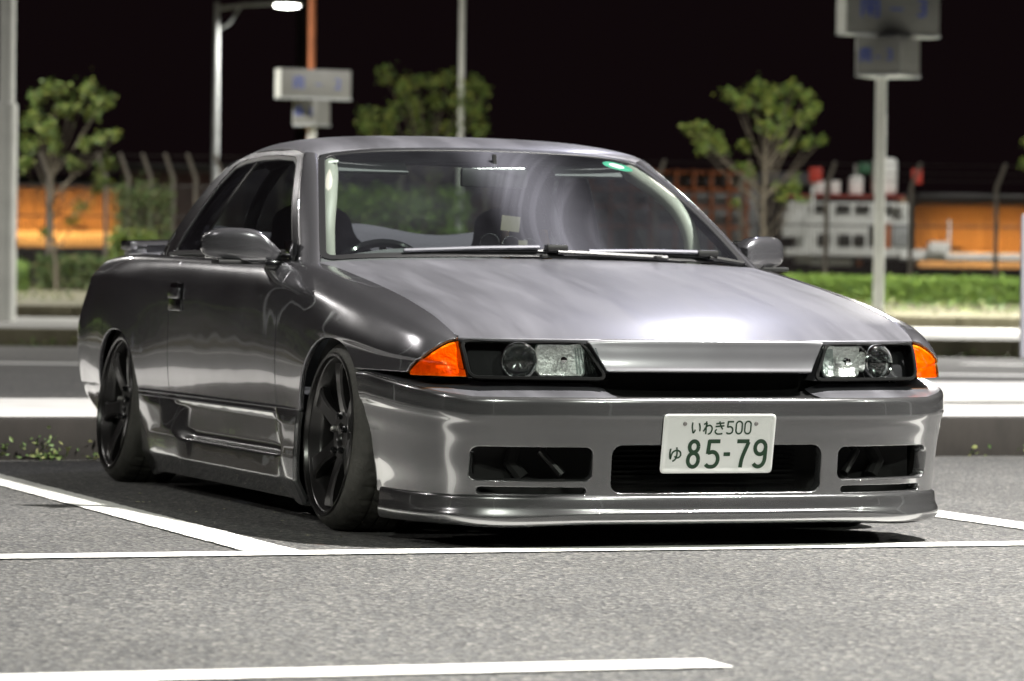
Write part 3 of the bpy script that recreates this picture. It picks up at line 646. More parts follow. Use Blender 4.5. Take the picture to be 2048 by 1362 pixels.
# white depot machinery behind the fence
S = Scene3(1680, 88, .5, 'white_machine', 'large white plant machine with tanks and windows behind the fence', 'machine')
S.box('chassis', 1560, 490, 1890, 505, M['white'], 1.6); S.box('body', 1600, 425, 1815, 490, M['white'], 1.4); S.box('cab', 1560, 420, 1600, 468, M['white'], 1.3)
S.box('upper_deck', 1570, 398, 1812, 424, M['white'], 1.2); S.box('rail', 1560, 383, 1800, 388, M['machred'], 1.0, -.15)
for x in (1615, 1665, 1705, 1745): S.box('deck_window', x, 403, x+28, 420, M['machdark'], .1, -.62)
for x in (1630, 1670, 1700): S.box('window', x, 462, x+24, 486, M['machdark'], .1, -.72)
S.box('window', 1732, 444, 1746, 486, M['machdark'], .1, -.72)
S.box('tank', 1741, 308, 1790, 380, M['white'], .5, 0, .12); S.box('silo', 1695, 345, 1722, 382, M['white'], .4, 0, .06); S.box('silo', 1706, 322, 1716, 346, M['white'], .15)
S.box('box_unit', 1627, 355, 1645, 380, M['white'], .4); S.box('box_unit', 1658, 355, 1676, 380, M['white'], .4); S.box('green_tank', 1712, 318, 1738, 340, M['machgreen'], .4)
S.box('panel', 1775, 440, 1810, 484, M['galv'], .1, -.72); S.box('orange_panel', 1763, 440, 1774, 488, M['machorange'], .1, -.72); S.box('orange_box', 1703, 508, 1722, 524, M['machorange'], .4)
S.box('step', 1620, 508, 1700, 524, M['white'], .8); S.box('skirt', 1590, 468, 1622, 520, M['white'], .8); S.box('ochre_box', 1786, 388, 1808, 398, M['hull'], .6)
for x in (1640, 1700, 1760): S.box('support', x, 505, x+10, 530, M['machdark'], .5)
S.box('sign_post', 1609, 360, 1615, 500, M['white'], .08, -1.6); MB().lathe([(-.02, .12), (.02, .12)], 20, S.loc(1616, 345, -1.7), M=Matrix.Rotation(HY+PI/2, 3, 'Z')).build('red_disc', M['machred'], S.root)
S.box('red_plate', 1806, 334, 1826, 362, M['machred'], .05, -1.6); S.box('red_plate', 1604, 333, 1629, 362, M['machred'], .05, -1.72)
S2 = Scene3(1860, 84, .5, 'control_cabinet', 'small pale cabinet in front of the orange wall', 'cabinet')
S2.box('body', 1855, 474, 1892, 498, M['white'], .4); S2.box('base', 1800, 496, 2048, 512, M['white'], .5, .2); S2.box('pipe', 1895, 430, 1899, 500, M['white'], .05)
S3 = Scene3(1420, 92, .5, 'orange_scaffold', 'orange steel frame of a crane base behind the fence', 'frame')
for x in (1180, 1220, 1260, 1300, 1350, 1385, 1420, 1455, 1490): S3.box('upright', x-4, 335, x+4, 520, M['machorange'], .12)
for y in (340, 375, 410, 450): S3.box('beam', 1170, y-4, 1500, y+4, M['machorange'], .12, .14)
S3.box('shed', 1170, 362, 1520, 520, M['galv'], 1.0, 1.2); S3.box('roof', 1300, 338, 1640, 362, mat('grey_roof', (.2, .2, .21), .7), 2.0, 1.4)
S4 = Scene3(1120, 92, .5, 'brick_store', 'dull red brick store seen through the cabin', 'building')
S4.box('wall', 560, 380, 1330, 540, mat('red_brown_wall', (.20, .09, .06), .8, var=.3, vscale=1.5), 1.0, 2.0); S4.box('roof', 540, 366, 1345, 382, M['machdark'], 2.0, 2.0)
S5 = Scene3(330, 90, .5, 'brown_store', 'dim brown store behind the fence at left', 'building')
S5.box('wall', 235, 345, 480, 520, mat('brown_wall', (.16, .09, .075), .8, var=.3, vscale=1.5), 1.0, 1.0); S5.box('roof', 230, 335, 490, 348, M['machdark'], 1.6, 1.0)

# visible posts and signs
a = gnd(428, 75); lamp_post((a[0], a[1]), CAM[2]+(567-24)*75/FPX, (_cy, -_sy), 1.12, 'tall pale lamp post with a lit lamp left of the coupe’s roof', 600, .07, z0=.5, size=.4)
a = gnd(918, 72); b = empty('plain_post', tuple(gnd(918, 66, .5)), 'slim white post rising behind the bushy tree', 'post')
MB().tube([(0, 0, 0), (0, 0, 3), (0, 0, 8)], [.06, .054, .05], 12).build('pole', M['pole'], b, True); MB().tube([(0, 0, 0), (0, 0, .25)], .1, 12).build('foot', M['pole'], b, True)
b = empty('orange_mast', tuple(gnd(618, 64, .5)), 'mast behind the left sign with sodium light put into its orange colour', 'mast')
MB().tube([(0, 0, 0), (0, 0, 9)], [.064, .06], 12).build('pole', M['sodium_rustpole'], b, True); MB().tube([(0, 0, 0), (0, 0, .3)], .14, 12).build('foot', M['sodium_rustpole'], b, True)
b = empty('dark_mast', tuple(gnd(599, 110, .5)), 'unlit dark grey mast behind the orange mast', 'mast')
MB().tube([(0, 0, 0), (0, 0, 10)], [.19, .18], 14).build('pole', mat('dark_grey_paint', (.10, .11, .13), .7), b, True); MB().tube([(0, 0, 0), (0, 0, .3)], .26, 12).build('foot', M['galv'], b, True)
b = empty('stepped_pole', tuple(gnd(10, 44.5, .185)), 'thick white stepped pole at the left edge of the picture', 'pole')
s_ = 44.5/FPX; zt = CAM[2]+(567-222)*s_-.185
MB().tube([(0, 0, 0), (0, 0, zt)], 22*s_, 20).build('lower_tube', M['pole'], b, True)
MB().tube([(0, 0, zt), (0, 0, zt+.03), (0, 0, 9)], [20*s_, 16*s_, 15*s_], 20).build('upper_tube', M['pole'], b, True)
MB().box((.11, -.05, .9), (.03, .05, 1.9), RZ, .004).build('cable_cover', M['pole'], b); MB().box((.12, -.055, .93), (.03, .04, .12), RZ, .004).build('rusty_strap', mat('rust', (.16, .07, .03), .8), b)
def text_mesh(s, size, m, parent, name, loc, rot, sx=1.0, ext=.004):
    cu = bpy.data.curves.new(name, 'FONT'); cu.body = s; cu.size = size; cu.extrude = ext; cu.align_x = 'CENTER'; cu.align_y = 'CENTER'
    o = bpy.data.objects.new(name, cu); COL.objects.link(o)
    me = bpy.data.meshes.new_from_object(o.evaluated_get(bpy.context.evaluated_depsgraph_get())); bpy.data.objects.remove(o)
    me.materials.clear(); q = link(name, me, m, parent); q.location = loc; q.rotation_euler = rot; q.scale = (sx, 1, 1); return q
def sign(px, D, topbox, botbox, post_px, nums, label):
    s = D/FPX; z0 = .34; root = empty('bay_sign', tuple(gnd(post_px, D, z0)), label, 'sign', 'bay number signs')
    def loc(x, y, dy=0): return Vector(r3*((x-post_px)*s)+f3*dy+np.array([0, 0, CAM[2]+(567-y)*s-z0]))
    htop = CAM[2]+(567-topbox[1])*s-z0
    pb = MB(); 
    for dx in (-.035, .035): pb.tube([Vector(r3*dx), Vector(r3*dx+np.array([0, 0, htop]))], .034, 10)
    pb.build('post', M['pole'], root, True)
    def sbox(name, x0, y0, x1, y1, depth, yaw, txt, tsize):
        c = loc((x0+x1)/2, (y0+y1)/2); h = (y1-y0)*s; wd = (x1-x0)*s; rt = Matrix.Rotation(HY+yaw, 3, 'Z')
        # apparent width = w cos + d sin
        w_ = (wd-depth*abs(math.sin(yaw)))/math.cos(yaw)
        bx = MB().box(c, (w_, depth, h), rt, .012).build(name, M['sign'], root, True)
        MB().box(c+Vector((0, 0, -h/2-.004)), (w_+.02, depth+.02, .03), rt, .005).build(name+'_rim', M['galv'], root, True)
        MB().box(c-(rt @ Vector((1, 0, 0)))*(w_/2+.006), (.016, depth*.98, h*.97), rt, .004).build(name+'_lit_end', M['pole'], root)  # white plate added for the strong light on the box's left end
        n_ = rt @ Vector((0, -1, 0)); xax = rt @ Vector((1, 0, 0))
        for t, off in txt:
            text_mesh(t, tsize*h, M['blue'], bx, 'letter', c+n_*(depth/2+.004)+xax*off*w_, (PI/2, 0, HY+yaw))
    sbox('upper_box', *topbox, .24, .42, nums, .50)
    sbox('lower_box', *botbox, .717*(botbox[2]-botbox[0])*s, -.54, [(nums[0][0], -.28), ('-', .0), (nums[2][0], .27)], .42)
    return root
sign(1760, 47.0, (1665, -45, 1875, 62), (1705, 68, 1835, 143), 1757, [('南', -.25), ('–', .03), ('3', .31)], 'tall two-box bay sign with blue 3 right of the coupe')
sign(625, 60.0, (548, 145, 697, 203), (584, 205, 656, 256), 620, [('南', -.25), ('–', .03), ('2', .31)], 'two-box bay sign with blue 2 above the coupe’s roof')
# white board at the right edge
b = empty('white_board', tuple(gnd(2100, 24)), 'white rounded board at the right edge of the picture', 'board'); s_ = 24/FPX
bm_ = MB().box((0, 0, CAM[2]+(567-560)*s_), ((2100-2041)*2*s_, .06, 290*s_), RZ, .028).build('board', mat('cool_white_board', (.62, .62, .70), .4), b, True)
MB().tube([(0, .05, 0), (0, .05, .6)], .03, 10).build('post', M['galv'], b, True)

# ------------------------------------------------------------------ the car
CAR = empty('sports_coupe', (0, 0, 0), 'lowered grey metallic sports coupe with black wheels parked in the bay', 'car')
MIR = np.array([-1, 1, 1])
def S(y, *r):            # a station whose points share y: (half width, z)
    return [(-h, y, z) for h, z in r]
ST = [
 [(-.683, -.683, .571), (-.682, -.690, .556), (-.681, -.700, .540), (-.679, -.712, .515), (-.677, -.724, .492), (-.675, -.735, .470), (-.675, -.745, .400), (-.670, -.745, .335)],
 [(-.690, -.645, .586), (-.712, -.660, .577), (-.731, -.672, .558), (-.743, -.684, .529), (-.749, -.692, .500), (-.751, -.698, .470), (-.750, -.700, .400), (-.740, -.690, .335)],
 [(-.696, -.570, .611), (-.735, -.585, .600), (-.765, -.600, .575), (-.783, -.612, .541), (-.792, -.618, .506), (-.796, -.622, .470), (-.797, -.62, .400), (-.790, -.61, .335)],
 S(-.46, (.699, .638), (.745, .627), (.785, .599), (.809, .560), (.821, .516), (.826, .470), (.827, .40), (.82, .335)),
 S(-.25, (.700, .676), (.752, .665), (.797, .634), (.825, .589), (.838, .535), (.843, .470), (.843, .40), (.838, .335)),
 S(.0, (.702, .712), (.757, .700), (.803, .667), (.832, .615), (.846, .550), (.851, .470), (.849, .40), (.843, .335)),
 S(.25, (.706, .744), (.760, .733), (.803, .698), (.829, .641), (.842, .565), (.847, .470), (.845, .40), (.841, .335)),
 S(.47, (.716, .768), (.763, .759), (.803, .727), (.826, .665), (.837, .575), (.840, .470), (.838, .40), (.832, .335)),
 S(.70, (.742, .781), (.775, .772), (.806, .738), (.827, .675), (.836, .580), (.838, .470), (.835, .40), (.829, .335)),
 S(1.1, (.752, .786), (.781, .777), (.809, .741), (.828, .678), (.837, .581), (.838, .470), (.835, .40), (.829, .335)),
 S(1.5, (.756, .791), (.784, .781), (.811, .744), (.829, .680), (.837, .581), (.838, .470), (.835, .40), (.829, .335)),
 S(1.95, (.757, .797), (.784, .787), (.811, .749), (.829, .684), (.838, .582), (.840, .470), (.837, .40), (.831, .335)),
 S(2.3, (.750, .803), (.779, .793), (.809, .756), (.830, .690), (.842, .584), (.847, .470), (.846, .40), (.840, .335)),
 S(2.62, (.736, .807), (.768, .798), (.802, .762), (.828, .695), (.845, .586), (.853, .470), (.851, .40), (.846, .335)),
 S(2.95, (.708, .806), (.742, .798), (.780, .765), (.810, .700), (.829, .586), (.835, .470), (.831, .40), (.822, .335)),
 S(3.2, (.684, .800), (.718, .792), (.757, .760), (.792, .698), (.815, .586), (.823, .470), (.818, .40), (.806, .335)),
 S(3.40, (.645, .784), (.676, .777), (.715, .748), (.755, .690), (.785, .584), (.796, .470), (.790, .40), (.778, .335)),
 [(-.56, 3.48, .760), (-.585, 3.487, .755), (-.62, 3.498, .730), (-.66, 3.508, .68), (-.69, 3.513, .582), (-.70, 3.515, .47), (-.695, 3.512, .40), (-.685, 3.505, .335)],
]
ST2 = []
for k_, st_ in enumerate(ST):
    st_ = [np.array(p_, float) for p_ in st_]; f_ = [0, 0, 0, 0, .05, .2, .5, .85][k_] if k_ < 8 else 1.0
    rc = st_[2]*.42+st_[3]*.58; rc = rc+np.array([-.0045*f_, 0, .003*f_])
    n2_ = (st_[1]*.45+rc*.55+np.array([-.004, 0, .003]))*f_+(st_[2]*.75+st_[1]*.25)*(1-f_); n3_ = (rc+np.array([-.0045, 0, -.015]))*f_+st_[3]*(1-f_)
    rc = rc*f_+(st_[2]*.55+st_[3]*.45)*(1-f_); n4_ = st_[4]
    ST2.append([st_[0], st_[1], n2_, rc, n3_, n4_]+st_[5:])
ST = ST2
SP = surf(ST, 330, 80); SN = normals(SP, (-1, 0, .2))
Yf, Zf, Hf = SP[..., 1], SP[..., 2], -SP[..., 0]
def arch(Y, Z, yc, zc, ry, rz, n=2.25):
    dz = np.maximum(Z-zc, 0); return ((np.abs(Y-yc)/ry)**n+(dz/rz)**n)**(1/n)*ry-ry
AF = arch(Yf, Zf, 0, .25, .335, .308); AR = arch(Yf, Zf, 2.615, .25, .335, .292)
# indicator edge: along half-width
edge_pts = np.array([(.670, .5725), (.69, .568), (.712, .562), (.738, .549), (.758, .536), (.772, .524), (.788, .506), (.798, .490), (.805, .466), (.808, .45)])
def ind_edge(h): return np.interp(h, edge_pts[:, 0], edge_pts[:, 1])
frontmask = np.where(Yf < -.30, Zf-ind_edge(Hf), 1.0)
frontmask = np.where((Hf > .808) | (Yf > -.50), 1.0, frontmask)
zlow = np.where(Yf < .0, Zf-.476, 1.0)
GAP = .0038
for mir in (False, True):
    panel('front_fender', SP, SN, [.585-GAP-Yf, AF, frontmask-.003, zlow], M['paint'], CAR, .016, mirror=mir)
    dr = panel('door', SP, SN, [Yf-.585-GAP, 1.895-GAP-Yf, Zf-.337], M['paint'], CAR, .016, mirror=mir)[0]
    panel('rear_quarter', SP, SN, [Yf-1.895-GAP, AR], M['paint'], CAR, .016, mirror=mir)
    sg = 1 if mir else -1
    # corner indicator, on the same wrapped surface
    im = np.minimum(ind_edge(Hf)-.004-Zf, np.minimum(.8065-Hf, -.5-Yf)); im = np.minimum(im, Zf-.466)
    P2 = SP[:90]; panel('indicator', P2-SN[:90]*.003, SN[:90], [im[:90], (Hf-.677-.08*(Zf-.47))[:90]], M['amber'], CAR, 0, mirror=mir)
    panel('indicator_bowl', P2-SN[:90]*.010, SN[:90], [im[:90], (Hf-.677-.08*(Zf-.47))[:90]], M['amber_in'], CAR, 0, mirror=mir)
    # door handle recess frame and flap
    hc = Vector((sg*.834, 1.80, .660))
    fr = MB().box(hc, (.012, .16, .095), Matrix.Rotation(-sg*.10, 3, 'Y'), .006).build('door_handle', M['gloss_black'], dr, True)
    MB().box(hc+Vector((sg*.008, .0, .012)), (.012, .13, .036), Matrix.Rotation(-sg*.10, 3, 'Y'), .005).build('handle_flap', M['paint'], dr, True)
    # rub strip at the foot of the door
    idx = [(-(np.interp(y, [.34, .58, 1.9, 2.28], [.832, .832, .834, .842])), y) for y in np.linspace(.36, 2.26, 40)]
    sm = MB()
    for z in (.336, .322):
        sm.tube([(-sg*h, y, z) for h, y in [(-a, b) for a, b in idx]] if False else [(sg*abs(h), y, z) for h, y in idx], .006, 8)
    sm.build('rub_strip', M['paint'], CAR, True)

# side skirts
def skirt_st(y, rows): return [(-h, y, z) for h, z in rows]
rec = [(.831, .334), (.824, .322), (.819, .300), (.815, .222), (.817, .208), (.825, .199), (.835, .192), (.841, .124), (.836, .113), (.800, .062), (.74, .058)]
ful = [(.836, .334), (.841, .318), (.845, .296), (.849, .222), (.850, .208), (.851, .198), (.851, .190), (.848, .124), (.839, .111), (.805, .062), (.74, .058)]
fr_ = [(.839, .334), (.843, .318), (.846, .296), (.849, .222), (.850, .208), (.851, .198), (.851, .190), (.850, .124), (.842, .108), (.815, .05), (.74, .05)]
re_ = [(.838, .334), (.839, .318), (.839, .296), (.835, .222), (.834, .208), (.833, .198), (.832, .190), (.826, .124), (.814, .10), (.785, .04), (.72, .04)]
def mixr(a, b, t): return [((1-tt)*p[0]+tt*q[0], (1-tt)*p[1]+tt*q[1]) for p, q, tt in zip(a, b, t)]
def zfold(y, z, lo, hi):   # 0 in the recess, 1 on the flared ends; the folds run slanted
    yf = .60-.15*np.clip((.33-z)/.22, 0, 1); yr = 1.93-.32*np.clip((.33-z)/.15, 0, 1)
    return np.clip((yf+.035-y)/.07, 0, 1), np.clip((y-yr+.05)/.12, 0, 1)
K = []
for y in np.concatenate([[.335, .40, .45], np.arange(.46, .72, .02), [.8, 1.1, 1.4, 1.5], np.arange(1.54, 2.04, .02), [2.10, 2.18, 2.285]]):
    row = []
    for k_ in range(11):
        z = rec[k_][1]; f0, f1 = zfold(y, z, 0, 0); p = np.array(rec[k_])*(1-f0)*(1-f1)+np.array(fr_[k_])*f0+np.array(ful[k_])*f1
        e = np.clip((y-2.08)/.2, 0, 1); p = p*(1-e)+np.array(re_[k_])*e; row.append((-p[0], y, p[1]))
    K.append(row)
KP = surf_lin(K, 220, 120, 2.6, 1.5); KN = normals(KP, (-1, 0, 0))
for mir in (False, True): panel('side_skirt', KP, KN, [arch(KP[..., 1], KP[..., 2], 0, .25, .337, .308), arch(KP[..., 1], KP[..., 2], 2.615, .25, .337, .292)], M['bumper'], CAR, .02, mirror=mir)

# bonnet
def hood_z(y):
    yy = [-.83, -.80, -.7, -.6, -.45, -.3, -.15, 0, .25, .5, .56]; zz = [.566, .575, .606, .633, .667, .696, .720, .741, .772, .797, .803]; return float(ncs(yy, np.array(zz)[:, None], [y])[0, 0])
seam_y = [-.683, -.645, -.57, -.46, -.25, 0, .25, .47, .55]; seam_h = [.683, .690, .696, .699, .700, .702, .706, .714, .717]; seam_z = [.571, .586, .611, .638, .676, .712, .744, .768, .776]
HC = []
cols = np.array([-1, -.9, -.75, -.55, -.3, 0, .3, .55, .75, .9, 1.0])
fe_x = [0, .2, .359, .52, .62, .68]; fe_y = [-.818, -.813, -.796, -.757, -.718, -.683]
for k, v in enumerate(np.linspace(0, 1, 11)**1.15):
    row = []
    for c in cols:
        a = abs(c); y1 = .545-.075*(1-a**2); hw1 = np.interp(-.683+v*(.55+.683), seam_y, seam_h); x = a*hw1
        y0 = float(ncs(fe_x, np.array(fe_y)[:, None], [min(x, .683)])[0, 0]); y = y0+(y1-y0)*v
        ys = -.683+(.55+.683)*v; zs = np.interp(ys, seam_y, seam_z)
        zc = hood_z(-.818+(.47+.818)*v); z = zs+(zc-zs)*(1-a**2.3); row.append((np.sign(c)*x, y, z))
    HC.append(row)
HP = surf(HC, 90, 110); HN = normals(HP, (0, 0, 1))
sx_ = np.interp(HP[..., 1], seam_y, seam_h)
bonnet = panel('bonnet', HP, HN, [sx_-.003-np.abs(HP[..., 0])], M['hood'], CAR, .014)[0]
# nose panel of the bonnet between the headlamps
NC = []
for i, (z, dy) in enumerate([(.5705, .004), (.566, -.005), (.556, -.008), (.535, -.012), (.512, -.0165), (.497, -.021), (.487, -.0255), (.481, -.028), (.478, -.020), (.478, .03)]):
    f = np.clip((.571-z)/.09, 0, 1); hw = .352*(1-f)+.300*f; row = []
    for c in np.linspace(-1, 1, 13):
        x = c*hw; y0 = float(ncs(fe_x, np.array(fe_y)[:, None], [abs(x)])[0, 0]); row.append((x, y0+dy, z-(.003 if abs(c) > .95 and i < 2 else 0)))
    NC.append(row)
NP = surf(NC, 40, 60); panel('nose_panel', NP, normals(NP, (0, -1, .3)), [], M['nose'], bonnet, .03)
for x_, y_ in ((-.03, .435), (.34, .42)): MB().box((x_, y_, .803), (.02, .028, .012), None, .004).build('washer_jet', M['black'], bonnet, True)

# front bumper
PL = np.array([(0, -.918), (.16, -.917), (.31, -.910), (.45, -.891), (.58, -.852), (.69, -.795), (.755, -.730), (.797, -.640), (.824, -.52), (.838, -.40), (.843, -.30), (.843, -.20)])
PLm = np.concatenate([PL[::-1][:-1]*np.array([-1, 1]), PL]); pt = chord(PLm); NB = 360; plan = ncs(pt, PLm, np.linspace(pt[0], pt[-1], NB))
tg = np.gradient(plan, axis=0); tg /= np.linalg.norm(tg, axis=1, keepdims=True); pn = np.stack([tg[:, 1], -tg[:, 0]], 1)   # outward
if pn[NB//2, 1] > 0: pn = -pn
hwp = np.abs(plan[:, 0]); side = np.clip((-.60-plan[:, 1])/-.35, 0, 1); side = np.clip((plan[:, 1]+.72)/.35, 0, 1)
ztop = .413+.056*np.clip((plan[:, 1]+.80)/.45, 0, 1)**.8
rows = [(0, 0, -.010), (0, -.006, -.002), (0, -.018, .001), (1, .375, .002), (1, .350, .001), (1, .342, -.002), (1, .315, -.007), (1, .285, -.013), (1, .22, -.021), (1, .165, -.028), (1, .135, -.030)]
BR = []
for kd, zz, dd in rows:
    z = ztop+zz if kd == 0 else np.full(NB, zz) + (ztop-.413)*np.clip((zz-.135)/.278, 0, 1)
    d = dd*(1+.45*side); BR.append(np.stack([plan[:, 0]+pn[:, 0]*d, plan[:, 1]+pn[:, 1]*d, z], 1))
BR = np.array(BR); tv = chord(BR); BPs = ncs(tv, BR, np.linspace(tv[0], tv[-1], 64)); BP_ = np.swapaxes(BPs, 0, 1)
BN = normals(BP_, (0, -1, 0)); mid_n = BN[NB//2, 30]
BX, BY, BZ = np.abs(BP_[..., 0]), BP_[..., 1], BP_[..., 2]
hole = [-rbox(BP_[..., 0], BZ, -.313, .313, .150, .286, .032)]
hole.append(np.where(BY < -.5, -rbox(BX, BZ, .360, .684, .183, .280, .024), 1.0))
hole.append(np.where(BY < -.5, -rbox(BX, BZ+np.clip(.5-BX, 0, .2)*.0, .375, .664, .147, .171, .011), 1.0))
bumper = panel('front_bumper', BP_, BN, hole+[arch(BY, BZ, 0, .25, .335, .308)], M['bumper'], CAR, .035)[0]
# top shelf of the bumper
sh = []
for dd, zz in ((-.010, .0), (-.022, .005), (-.05, .010), (-.085, .020), (-.12, .036)):
    k = np.clip((.78-hwp)/.1, .0, 1)*.0+1; sd = np.clip((plan[:, 1]+.66)/.1, 0, 1)
    zc_ = np.where(hwp < .28, .004, 1.0)
    sh.append(np.stack([plan[:, 0]+pn[:, 0]*dd, plan[:, 1]+pn[:, 1]*dd, ztop+zz*np.interp(hwp, [0, .26, .36, .9], [.1, .2, 1, 1])*np.interp(plan[:, 1], [-.8, -.6, -.3], [1, .55, .12])], 1))
SHP = np.swapaxes(np.array(sh), 0, 1); [panel('bumper_shelf', SHP, normals(SHP, (0, 0, 1)), [q_*SHP[..., 0]-.30], M['hood'], bumper, 0) for q_ in (-1, 1)]
panel('slot_floor', SHP-np.array([0, -.004, .004]), normals(SHP, (0, 0, 1)), [.31-np.abs(SHP[..., 0])], M['matt_black'], bumper, 0)
# lip spoiler
lp = [(-.035, .147), (-.010, .147), (.001, .144), (.005, .134), (.007, .120), (.010, .106), (.014, .093), (.015, .080), (.011, .068), (.0, .061), (-.06, .063)]
LR = []
wav = .010*np.exp(-((hwp-.62)/.16)**2)+.006*np.clip(side, 0, 1)
for dd, zz in lp:
    d = dd*(1-.55*side)-.024*(1+.55*side); z = zz+np.where(zz < .1, 1, 0)*(.010-wav*1.0)
    LR.append(np.stack([plan[:, 0]+pn[:, 0]*d, plan[:, 1]+pn[:, 1]*d, np.full(NB, 1.0)*z], 1))
LP = np.swapaxes(ncs(chord(np.array(LR)), np.array(LR), np.linspace(0, chord(np.array(LR))[-1], 46)), 0, 1)
panel('lip_spoiler', LP, normals(LP, (0, -1, 0)), [-.375-LP[..., 1]], M['bumper'], bumper, .012)
# dark interior behind the ducts, radiator and intercooler
MB().box((0, -.70, .23), (1.30, .05, .34)).build('duct_backing', M['dark'], CAR)
ic = MB()
for k in range(9): ic.box((0, -.76, .165+k*.014), (.56, .03, .006))
ic.build('intercooler', M['matt_black'], CAR)
for sg in (-1, 1):
    MB().tube([(sg*.42, -.80, .20), (sg*.47, -.77, .26), (sg*.44, -.74, .30)], .012, 8).build('brake_duct_bracket', M['black'], CAR, True)
    MB().tube([(sg*.52, -.76, .19), (sg*.55, -.74, .23), (sg*.53, -.72, .28)], .02, 8).build('brake_hose', M['dark'], CAR, True)
# grille slot
MB().box((0, -.74, .445), (.66, .03, .10)).build('grille', M['matt_black'], CAR)

# headlamps
def bil(c, u, v): return (1-u)*(1-v)*c[0]+u*(1-v)*c[1]+u*v*c[2]+(1-u)*v*c[3]
for sg in (-1, 1):
    q = np.array([(.681, -.690, .566), (.364, -.796, .564), (.305, -.850, .459), (.672, -.745, .461)]); q[:, 0] *= sg
    U = np.linspace(0, 1, 28); Vv = np.linspace(0, 1, 14); G = np.zeros((28, 14, 3))
    for i, u in enumerate(U):
        for j, v in enumerate(Vv):
            p = bil(q, u, v); b_ = math.sin(PI*u)*.016+math.sin(PI*v)*.006; G[i, j] = p+np.array([0, -b_, 0])
    n_ = normals(G, (0, -1, .2)); A_, B_ = np.meshgrid(U*.34, Vv*.108, indexing='ij')
    corner = rbox(A_, B_, 0, .34, 0, .108, .022)
    hl = panel('headlight', G+np.array([0, .06, 0]), n_, [corner], M['smoke'], CAR, .01)[0]        # the black bowl's floor
    fr_o = corner; fr_i = .006-rbox(A_, B_, 0, .34, 0, .108, .02)
    panel('bezel', G+np.array([0, .004, 0]), n_, [fr_o, fr_i], M['matt_black'], hl, .008)
    panel('lens', G+np.array([0, .0, 0]), n_, [rbox(A_, B_, .005, .335, .005, .103, .02)], M['lens'], hl, 0)
    wl_ = MB()
    for j0, j1 in ((0, 0), (13, 13)):
        for i in range(27):
            a0, a1 = G[i, j0], G[i+1, j0]; off = np.array([0, .085, 0]); wl_.add([a0+[0, .006, 0], a1+[0, .006, 0], a1+off, a0+off], [(0, 1, 2, 3)])
    for i0 in (0, 27):
        for j in range(13):
            a0, a1 = G[i0, j], G[i0, j+1]; off = np.array([0, .085, 0]); wl_.add([a0+[0, .006, 0], a1+[0, .006, 0], a1+off, a0+off], [(0, 1, 2, 3)])
    wl_.build('bowl_wall', M['smoke'], hl)
    pc = Vector((sg*.536, -.765, .508)); RX = Matrix.Rotation(-PI/2+sg*.30, 3, 'Z')     # local +X to the front
    MB().lathe([(-.05, .052), (.0, .052), (.006, .050), (.009, .047), (.004, .042), (-.012, .036), (-.03, .034)], 40, pc, M=RX).build('projector_ring', M['chrome'], hl, True)
    MB().lathe([(.002+.018*math.cos(a), max(.0005, .041*math.sin(a))) for a in np.linspace(0.01, PI/2, 12)], 40, pc, M=RX).build('projector_lens', M['projector'], hl, True)
    MB().lathe([(-.012, .0465), (-.022, .03), (-.03, .0005)], 32, pc, M=RX).build('projector_bulb_plate', M['gloss_black'], hl, True)
    # high-beam reflector: fluted concave chrome bowl
    RB = np.zeros((26, 18, 3))
    for i, u in enumerate(np.linspace(-1, 1, 26)):
        for j, v in enumerate(np.linspace(-1, 1, 18)):
            RB[i, j] = (sg*(.420+u*.062), -.812+.012*(1-.6*u*u)+.040*(u+1)*.5+.018*(1-v*v*.8)+.0015*math.cos(u*40), .512+v*.043)
    panel('reflector', RB, normals(RB, (0, -1, 0)), [rbox(RB[..., 0]*sg, RB[..., 2], .360, .480, .471, .553, .012)], M['white_refl'], hl, .01)
    MB().lathe([(-.03, .010), (.0, .012), (.012, .009), (.016, .0005)], 16, (sg*.420, -.800, .512), M=RX).build('bulb_shield', M['chrome'], hl, True)
    fl_ = MB()
    for k in range(9): fl_.tube([(sg*(.350+.006*k if False else .318+.008*k), -.838+.004*k, .474), (sg*(.335+.006*k), -.82+.004*k, .545)], .0022, 6)
    fl_.build('inner_prisms', M['projector'], hl, True)


# number plate
plate = MB().box((0, 0, 0), (.330, .0015, .165), None, 0).build('temp', None)
bpy.data.objects.remove(plate)
X_, Z_ = np.meshgrid(np.linspace(-.1655, .1655, 60), np.linspace(-.083, .083, 32), indexing='ij')
rim = rbox(X_, Z_, -.165, .165, -.0825, .0825, .011); PP = np.stack([X_, -.0022*np.exp(-((rim-.004)/.0028)**2), Z_], -1)
tilt = Matrix.Translation((-.008, -.911, .288)) @ Matrix.Rotation(.19, 4, 'X')
plate = panel('number_plate', PP, normals(PP, (0, -1, 0)), [rim], M['plate'], CAR, .003)[0]; plate.matrix_local = tilt
MB().box((0, .012, 0), (.20, .02, .10)).build('plate_bracket', M['black'], plate)
def ribbon(pts, wd, smooth=True):
    P = spl(pts, max(2, 12*(len(pts)-1))) if smooth and len(pts) > 2 else np.array(pts, float)
    t = np.gradient(P, axis=0); t /= np.maximum(np.linalg.norm(t, axis=1, keepdims=True), 1e-9); n = np.stack([-t[:, 1], t[:, 0]], 1)*wd/2
    return P+n, P-n
